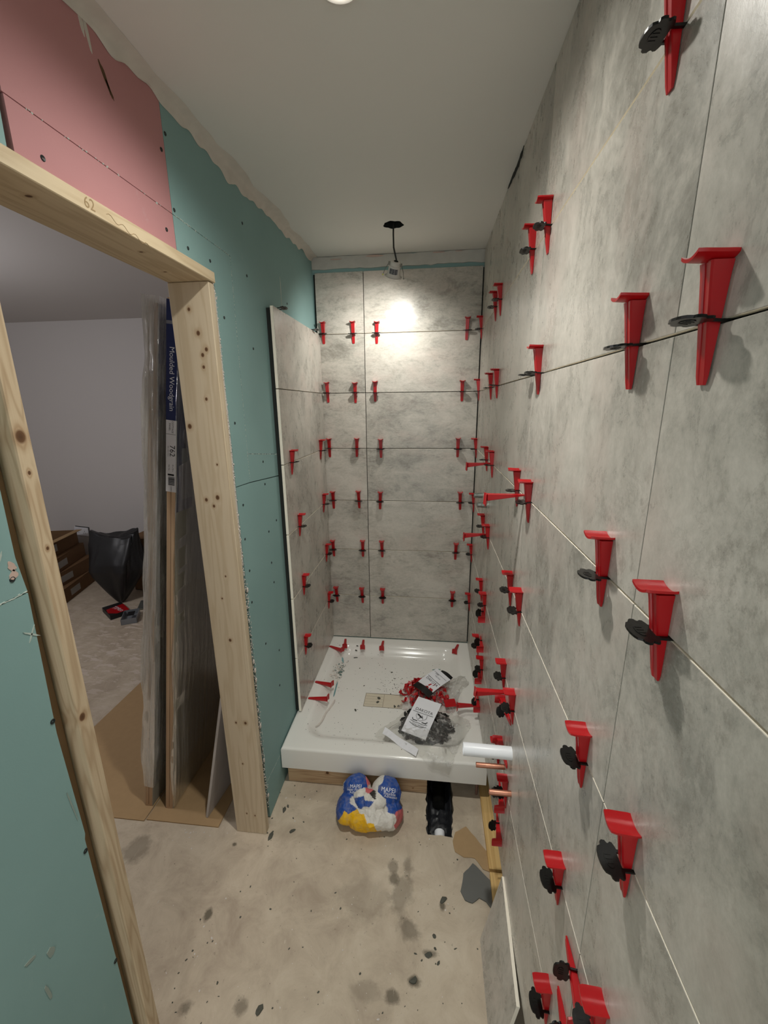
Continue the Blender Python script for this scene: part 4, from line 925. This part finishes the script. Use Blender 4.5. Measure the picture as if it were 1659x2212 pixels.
# ------------------------------------------------------------ offcuts by the right wall
def flat_piece(name, poly, th, mat, label, cat, z0=0.0008, seed=0):
    return mesh_obj(name, bm_me(prism_bm(ragged(poly, .0025, .012, seed), z0, z0+th, lambda a, b, d: Vector((a, b, d)))), mat, label=label, cat=cat)
cardp = flat_piece('cardboard_scrap', [(.166, 1.318), (.122, 1.290), (.110, 1.255), (.118, 1.215), (.150, 1.200), (.190, 1.200), (.215, 1.165), (.268, 1.150), (.272, 1.175), (.234, 1.232)], .0022, M_card, 'torn brown cardboard scrap on floor beside the batten', 'cardboard')
cardp.location.z = 0.0
o = flat_piece('slate_shard', [(.180, 1.180), (.145, 1.140), (.130, 1.085), (.142, 1.058), (.168, 1.052), (.190, 1.070), (.212, 1.062), (.232, 1.040), (.236, 1.130)], .004, plain('dark_slate', srgb(98, 98, 94), 0.6, 0.4, var=0.1, scale=20), 'dark grey broken sheet offcut flat on the floor', 'offcut', seed=4)
# leaning tile offcut
def lean_pt(y, h): return Vector((0.182+(0.238-0.182)*h/0.215, y, h))
top = [(.600, 0.0), (.957, 0.0), (.990, .228), (.715, .200), (.700, .10), (.640, .02)]
A = [lean_pt(y, h) for y, h in top]; bm = bmesh.new(); off = Vector((.0088, 0, -.0023))
va = [bm.verts.new(p) for p in A]; vb = [bm.verts.new(p+off) for p in A]
fa = bm.faces.new(va); bm.faces.new(vb[::-1])
for i in range(len(A)): bm.faces.new([va[i], vb[i], vb[(i+1) % len(A)], va[(i+1) % len(A)]])
me_ = bm_me(bm); me_.materials.append(M_tile_edge); me_.materials.append(M_tile_l)
for p_ in me_.polygons: p_.material_index = 1 if (abs(p_.normal.x) > .8 and p_.area > .01) else 0
o = mesh_obj('tile_offcut', me_, None, label='cut tile offcut with cream edge leaning at the wall foot', cat='tile')
me_ = box_me(0.214, 0.240, 0.610, 0.655, 0.0, 0.120); mesh_obj('card_packing', me_, M_card_dk, label='brown card packing standing behind the leaning tile offcut', cat='cardboard')
# dried adhesive drips on the floor
P = []; rr = random.Random(21)
for (x, y, s_) in [(.069, 1.052, .010), (.041, .918, .005), (.038, .950, .006), (-.023, .836, .014), (.104, .925, .004), (-.67, 1.498, .006), (-.586, 1.312, .010), (-.521, 1.231, .010), (-.60, 1.20, .012), (-.575, 1.33, .006), (-.30, 1.22, .003), (.02, .90, .010), (.05, .885, .006), (-.02, .90, .004), (-.45, .73, .01)]: P.append((x, y, s_))
for k in range(150): P.append((rr.uniform(-.75, .2), rr.uniform(.6, 1.45), rr.choice([.0012, .0016, .002, .003])))
crumbs('adhesive_drips', P, M_debris, None, 'dark dried adhesive drips dotted over the bathroom floor', 'debris', lambda x, y: -0.0002, 5)
P = [(rr.uniform(-1.0, .1), rr.uniform(.6, 1.45), rr.choice([.0012, .0018, .003])) for k in range(110)]+[(-.93+rr.gauss(0, .03), 1.16+rr.gauss(0, .03), .003) for k in range(8)]
crumbs('plaster_crumbs', P, M_gyps, None, 'pale plaster crumbs scattered on the bathroom floor', 'debris', lambda x, y: -0.0002, 6)

# ------------------------------------------------------------ next room: boards on the floor, doors, rubbish
cs = mesh_obj('cardboard_sheet', box_me(-1.134, -0.823, 1.212, 2.15, 0.0005, 0.0045), M_card, label='brown cardboard sheet on floor under the nearer door slab', cat='cardboard')
cs = mesh_obj('cardboard_sheet', box_me(-1.75, -1.140, 1.206, 2.15, 0.0005, 0.0045), M_card, label='brown cardboard sheet on floor under the wrapped door slab', cat='cardboard')
def leaning_door(name, xb, xt, yb, yt, label, film, th=0.034, dy=0.0):
    H, Wd = 1.981, 0.762; tilt = math.atan2(xt-xb, H); ty = -math.atan2(yt-yb, H)
    r = empty(name, (xb, yb, 0.006), label, 'door', rot=(ty, tilt, 0))
    bm = bmesh.new(); add_box(bm, 0, th, 0, Wd, 0, H); bmesh.ops.bevel(bm, geom=bm.edges[:], offset=.001, segments=1, affect='EDGES')
    mesh_obj('slab', bm_me(bm), M_doorf, r)
    bm = bmesh.new(); add_box(bm, .002, th-.002, -.0012, .0, .001, H-.001); mesh_obj('lipping', bm_me(bm), M_lip, r)
    bm = bmesh.new(); add_box(bm, th*.5-.0006, th*.5+.0006, -.0016, .0, .01, H-.01); mesh_obj('joint_line', bm_me(bm), M_core, r)
    for (z0, z1) in [(.12, .62), (.74, 1.20), (1.30, 1.86)]:
        for (y0, y1) in [(.10, .35), (.41, .66)]:
            bm = bmesh.new(); add_box(bm, th, th+.004, y0, y1, z0, z1); vs = bmesh.ops.bevel(bm, geom=bm.edges[:], offset=.0035, segments=2, affect='EDGES'); mesh_obj('moulded_panel', bm_me(bm), M_doorf, r)
    return r
M_lip = wood_mat('door_lipping', srgb(206, 176, 144), srgb(172, 138, 106), 2, 30)
dA = leaning_door('door_slab', -1.180, -0.895, 1.270, 1.345, 'farther door slab in cloudy wrinkled plastic wrap, leaning', True)
dB = leaning_door('door_slab', -1.086, -0.806, 1.268, 1.306, 'nearer door slab with navy printed edge label, leaning', False)
def film_shell(parent, x0, x1, y0, y1, z0, z1, amp, seed, name='wrapping'):
    bm = bmesh.new(); nz = 120; prof = []
    for k in range(10): prof.append((x0, y1-(y1-y0)*k/9))
    for k in range(1, 5): prof.append((x0+(x1-x0)*k/5, y0))
    for k in range(10): prof.append((x1, y0+(y1-y0)*k/9))
    R_ = []
    for j in range(nz+1):
        z = z0+(z1-z0)*j/nz; row_ = []
        pinch = 1.0-0.8*max(0, 1-(z-z0)/.12)
        for i, (x, y) in enumerate(prof):
            a = amp*(.35+abs(noise.noise(Vector((i*.55+seed, z*2.2, 0))))*1.9+.35*noise.noise(Vector((i*1.3, z*14, seed))))*pinch
            nx_ = -1 if i < 10 else (1 if i > 13 else 0); ny_ = -1 if 8 <= i <= 15 else 0
            row_.append(bm.verts.new((x+nx_*a, y+ny_*a, z)))
        R_.append(row_)
    for A, B in zip(R_, R_[1:]):
        for i in range(len(prof)-1): bm.faces.new([A[i], A[i+1], B[i+1], B[i]])
    return mesh_obj(name, smooth_me(bm_me(bm), 75), M_film, parent)
film_shell(dA, -.003, .037, -.003, .762, .16, 2.0, .009, 2.0)
film_shell(dA, -.002, .036, -.002, .762, .10, 1.99, .006, 5.0)
film_shell(dB, .0345, .040, .002, .762, .01, 1.985, .007, 8.0).data.materials[0] = M_film2
# printed sleeve on the edge and face of the nearer door
def door_box(name, x0, x1, y0, y1, z0, z1, mat, parent):
    bm = bmesh.new(); add_box(bm, x0, x1, y0, y1, z0, z1); return mesh_obj(name, bm_me(bm), mat, parent)
nv = door_box('navy_sleeve', -.0008, .0350, -.0024, .12, 1.612, 1.976, M_navy, dB)
wl_ = door_box('white_sleeve', -.0008, .0350, -.0024, .0005, 1.372, 1.612, M_paper, dB)
fs = door_box('face_sleeve', .0352, .0358, .002, .34, 1.30, 1.976, M_navy, dB)
door_box('face_text_block', .0359, .0362, .03, .20, 1.34, 1.52, plain('grey_block', srgb(150, 152, 156), .6), dB)
def edge_text(s_, size, x, z, parent, mat, name='sleeve_print'):
    me_ = text_me(s_, size)
    for v in me_.vertices: a, b = v.co.x, v.co.y; v.co = Vector((x+b, -.0028, z-a))
    return mesh_obj(name, me_, mat, parent)
edge_text('Moulded Woodgrain', .0235, .018, 1.740, dB, M_inkw)
edge_text('762', .026, .021, 1.512, dB, M_ink)
edge_text('COTTAGE', .0085, .022, 1.590, dB, M_ink); edge_text('PANEL', .0085, .012, 1.590, dB, M_ink)
edge_text('1981 x 762 x 35mm', .0045, .007, 1.510, dB, M_ink); edge_text('30 x 78 in', .006, .024, 1.455, dB, M_ink); edge_text('FSC Mix', .006, .010, 1.455, dB, M_ink)
bm = bmesh.new(); rr = random.Random(2); z = 1.424; add_box(bm, .006, .028, -.0029, -.0024, 1.428, 1.434)
while z > 1.395:
    h_ = rr.choice([.0006, .001, .0016]); add_box(bm, .008, .030, -.0029, -.0024, z-h_, z); z -= h_+rr.choice([.0006, .001])
mesh_obj('bar_code', bm_me(bm), M_ink, dB)
bm = bmesh.new(); add_box(bm, .0, .034, -.0029, -.0024, 1.566, 1.567); mesh_obj('sleeve_rule', bm_me(bm), M_ink, dB)
edge_text('5 020953', .005, .018, 1.383, dB, M_ink)
door_box('sleeve_tape', -.001, .0352, -.0028, .05, 1.905, 1.915, plain('clear_tape', srgb(120, 122, 132), .3), dB)
# small white sheet leaning by the lining
A = [Vector((-0.884, 1.243, 0.005)), Vector((-0.845, 1.60, 0.005)), Vector((-0.755, 1.58, 0.56)), Vector((-0.760, 1.250, 0.58))]
bm = bmesh.new(); n_ = (A[1]-A[0]).cross(A[3]-A[0]).normalized()*.010; va = [bm.verts.new(p) for p in A]; vb = [bm.verts.new(p-n_) for p in A]
bm.faces.new(va); bm.faces.new(vb[::-1])
for i in range(4): bm.faces.new([va[i], vb[i], vb[(i+1) % 4], va[(i+1) % 4]])
mesh_obj('board_offcut', bm_me(bm), plain('white_board', srgb(190, 184, 180), .7, .3), label='small white board offcut leaning behind the right door jamb', cat='board')

# socket on the far wall
so = empty('wall_socket', (-3.42, 3.566, 0.462), 'white double plug socket hanging loose on the far room wall', 'socket', rot=(0, .09, 0))
bm = bmesh.new(); add_box(bm, -.073, .073, -.012, 0, -.043, .043); bmesh.ops.bevel(bm, geom=bm.edges[:], offset=.003, segments=2, affect='EDGES'); mesh_obj('face_plate', bm_me(bm), M_paper, so)
bm = bmesh.new()
for cx_ in (-.036, .036):
    add_box(bm, cx_-.002, cx_+.002, -.0128, -.0118, .002, .011)
    for q in (-.011, .011): add_box(bm, cx_+q-.003, cx_+q+.003, -.0128, -.0118, -.014, -.010)
mesh_obj('pin_holes', bm_me(bm), M_ink, so)
bm = bmesh.new()
for cx_ in (-.036, .036): add_box(bm, cx_-.006, cx_+.006, -.0145, -.0118, .018, .034)
mesh_obj('rocker', bm_me(bm), M_paper, so)
mesh_obj('wall_box', box_me(-.069, .079, .0005, .0035, -.046, .049), M_dark, so)
# flattened cardboard boxes
def carton(x, y, z, L, D, H, rot, label, open_=False, tip=0.0):
    r = empty('cardboard_box', (x, y, z), label, 'box', 'brown boxes stacked by the far wall', rot=(0, tip, rot)); t_ = .004
    bm = bmesh.new(); add_box(bm, -D/2, D/2, -L/2, L/2, 0, t_)
    mesh_obj('box_base', bm_me(bm), M_card_dk, r)
    for (a, b, c, d) in [(-D/2, -D/2+t_, -L/2, L/2), (D/2-t_, D/2, -L/2, L/2), (-D/2, D/2, -L/2, -L/2+t_), (-D/2, D/2, L/2-t_, L/2)]:
        bm = bmesh.new(); add_box(bm, a, b, c, d, 0, H); mesh_obj('side_panel', bm_me(bm), M_card_dk, r)
    if not open_:
        bm = bmesh.new(); add_box(bm, -D/2, D/2, -L/2, L/2, H-t_*.5, H+t_*.5); mesh_obj('lid', bm_me(bm), M_card_dk, r)
    else:
        bm = bmesh.new(); add_box(bm, D/2-t_, D/2+.05, -L/2, L/2, H, H+t_); o_ = mesh_obj('flap', bm_me(bm), M_card, r)
        bm = bmesh.new(); add_box(bm, -D/2+t_, D/2-t_, -L/2+t_, L/2-t_, .01, .02); mesh_obj('dark_inset', bm_me(bm), M_dark, r)  # dark sheet over the box floor darkens the open inside
    bm = bmesh.new(); add_box(bm, D/2, D/2+.001, -L*.28, -L*.04, H*.25, H*.72); mesh_obj('box_label', bm_me(bm), plain('dim_label', srgb(168, 164, 158), .7), r)
    return r
carton(-3.36, 3.17, 0.0, .62, .34, .125, .27, 'bottom brown box of the stack by the far wall')
carton(-3.39, 3.17, 0.127, .60, .34, .120, .16, 'second lowest brown box, skewed, with a pale label', tip=.0)
carton(-3.41, 3.15, 0.250, .58, .32, .125, .30, 'third brown box up with white label on its front', tip=.0)
carton(-3.45, 3.14, 0.378, .56, .30, .135, .22, 'topmost open brown box with dark inside', True, tip=.0)
bb = carton(-2.58, 3.415, 0.0, .28, .26, .50, .0, 'upright brown box half hidden behind the black bin bag'); bb['group'] = 'boxes by the bin bag'
# bin bag
bm = bmesh.new(); nz, na = 46, 64; R_ = []
for j in range(nz+1):
    t_ = j/nz; z = .003+.60*t_
    wx = .014+.180*min(1, (t_/.5))**.8+.02*t_; wy = .02+.12*min(1, t_/.5)**.8-.07*max(0, (t_-.6)/.4)
    cx_ = -2.655-.05*t_; cy_ = 3.03+.10*t_
    row_ = []
    for k in range(na):
        a = 2*math.pi*k/na; f_ = 1+.17*noise.noise(Vector((math.cos(a)*1.8, math.sin(a)*1.8, z*2.6)))+.07*(1-abs(noise.noise(Vector((math.cos(a)*4.5, math.sin(a)*4.5, z*4)))*2))
        ct, st = math.cos(a), math.sin(a); sq = (abs(ct)**.75*math.copysign(1, ct), abs(st)**.75*math.copysign(1, st))
        zz = z+(.028*math.sin(2*a+.6)*t_**6)+(.02*sd2(a*2, 3) if t_ > .9 else 0)
        row_.append(bm.verts.new((cx_+wx*f_*sq[0], cy_+wy*f_*sq[1], max(.002, zz))))
    R_.append(row_)
for A, B in zip(R_, R_[1:]):
    for k in range(na): bm.faces.new([A[k], A[(k+1) % na], B[(k+1) % na], B[k]])
bm.faces.new(R_[0][::-1]); cap = [bm.verts.new(v.co*0.3+Vector((-2.705, 3.13, .55))*0.7) for v in R_[-1]]
for k in range(na): bm.faces.new([R_[-1][k], R_[-1][(k+1) % na], cap[(k+1) % na], cap[k]])
bm.faces.new(cap)
mesh_obj('bin_bag', smooth_me(bm_me(bm), 70), M_binbag, label='full black plastic bin bag standing on its pointed corner', cat='bag')
# red and black screw box, clear tub, metal plate, plastic wad
rb_ = empty('screw_box', (-2.560, 2.840, 0.0), 'red and black card box lying open on the far floor', 'box', rot=(0, 0, -.62))
bm = bmesh.new(); add_box(bm, -.105, .105, -.070, .070, 0, .040); mesh_obj('box_body', bm_me(bm), plain('black_card2', srgb(22, 22, 24), .5), rb_)
bm = bmesh.new(); prism_bm([(-.03, -.060), (.05, -.068), (.104, -.02), (.104, .069), (-.05, .069)], .0402, .0410, lambda a, b, d: Vector((a, b, d)), bm); rp = mesh_obj('red_print', bm_me(bm), M_red, rb_)
me_ = flat_on(text_me('TIMco', .05), (.025, .01, .0416), (1, .25, 0), (-.25, 1, 0)); mesh_obj('box_lettering', me_, M_inkw, rb_)
bm = bmesh.new(); add_box(bm, -.150, -.106, -.06, .06, .014, .017); mesh_obj('flap', bm_me(bm), M_card, rb_)
tb_ = empty('plastic_tub', (-2.365, 2.755, 0.0), 'clear plastic tub lying beside the red and black box', 'tub', rot=(0, 0, .5))
bm = bmesh.new(); add_box(bm, -.055, .055, -.085, .085, 0, .003)
for (a, b, c, d) in [(-.055, -.052, -.085, .085), (.052, .055, -.085, .085), (-.055, .055, -.085, -.082), (-.055, .055, .082, .085)]: add_box(bm, a, b, c, d, 0, .045)
mesh_obj('tub_body', bm_me(bm), plain('cloudy_plastic', srgb(128, 132, 136), .2, .5), tb_)
bm = bmesh.new(); add_box(bm, -.02, .03, -.03, .04, .045, .048); mesh_obj('tub_sticker', bm_me(bm), M_ink, tb_)
mp_ = mesh_obj('metal_plate', box_me(-.13, .13, -.08, .08, 0, .008), M_chrome, label='grey metal plate lying on the floor right of the bin bag', cat='plate'); mp_.location = (-2.33, 3.02, 0.012); mp_.rotation_euler = (.03, -.03, .45)
bm = sph_dirs(4)
for v in bm.verts: v.co = Vector((v.co.x*.05, v.co.y*.06, v.co.z*.10))*(1+.35*noise.noise(v.co*2.2))
md_ = mesh_obj('plastic_wad', smooth_me(bm_me(bm), 60), M_film, label='crumpled wad of clear wrap beside the wrapped door', cat='wrap'); md_.location = (-2.0, 2.62, .10)
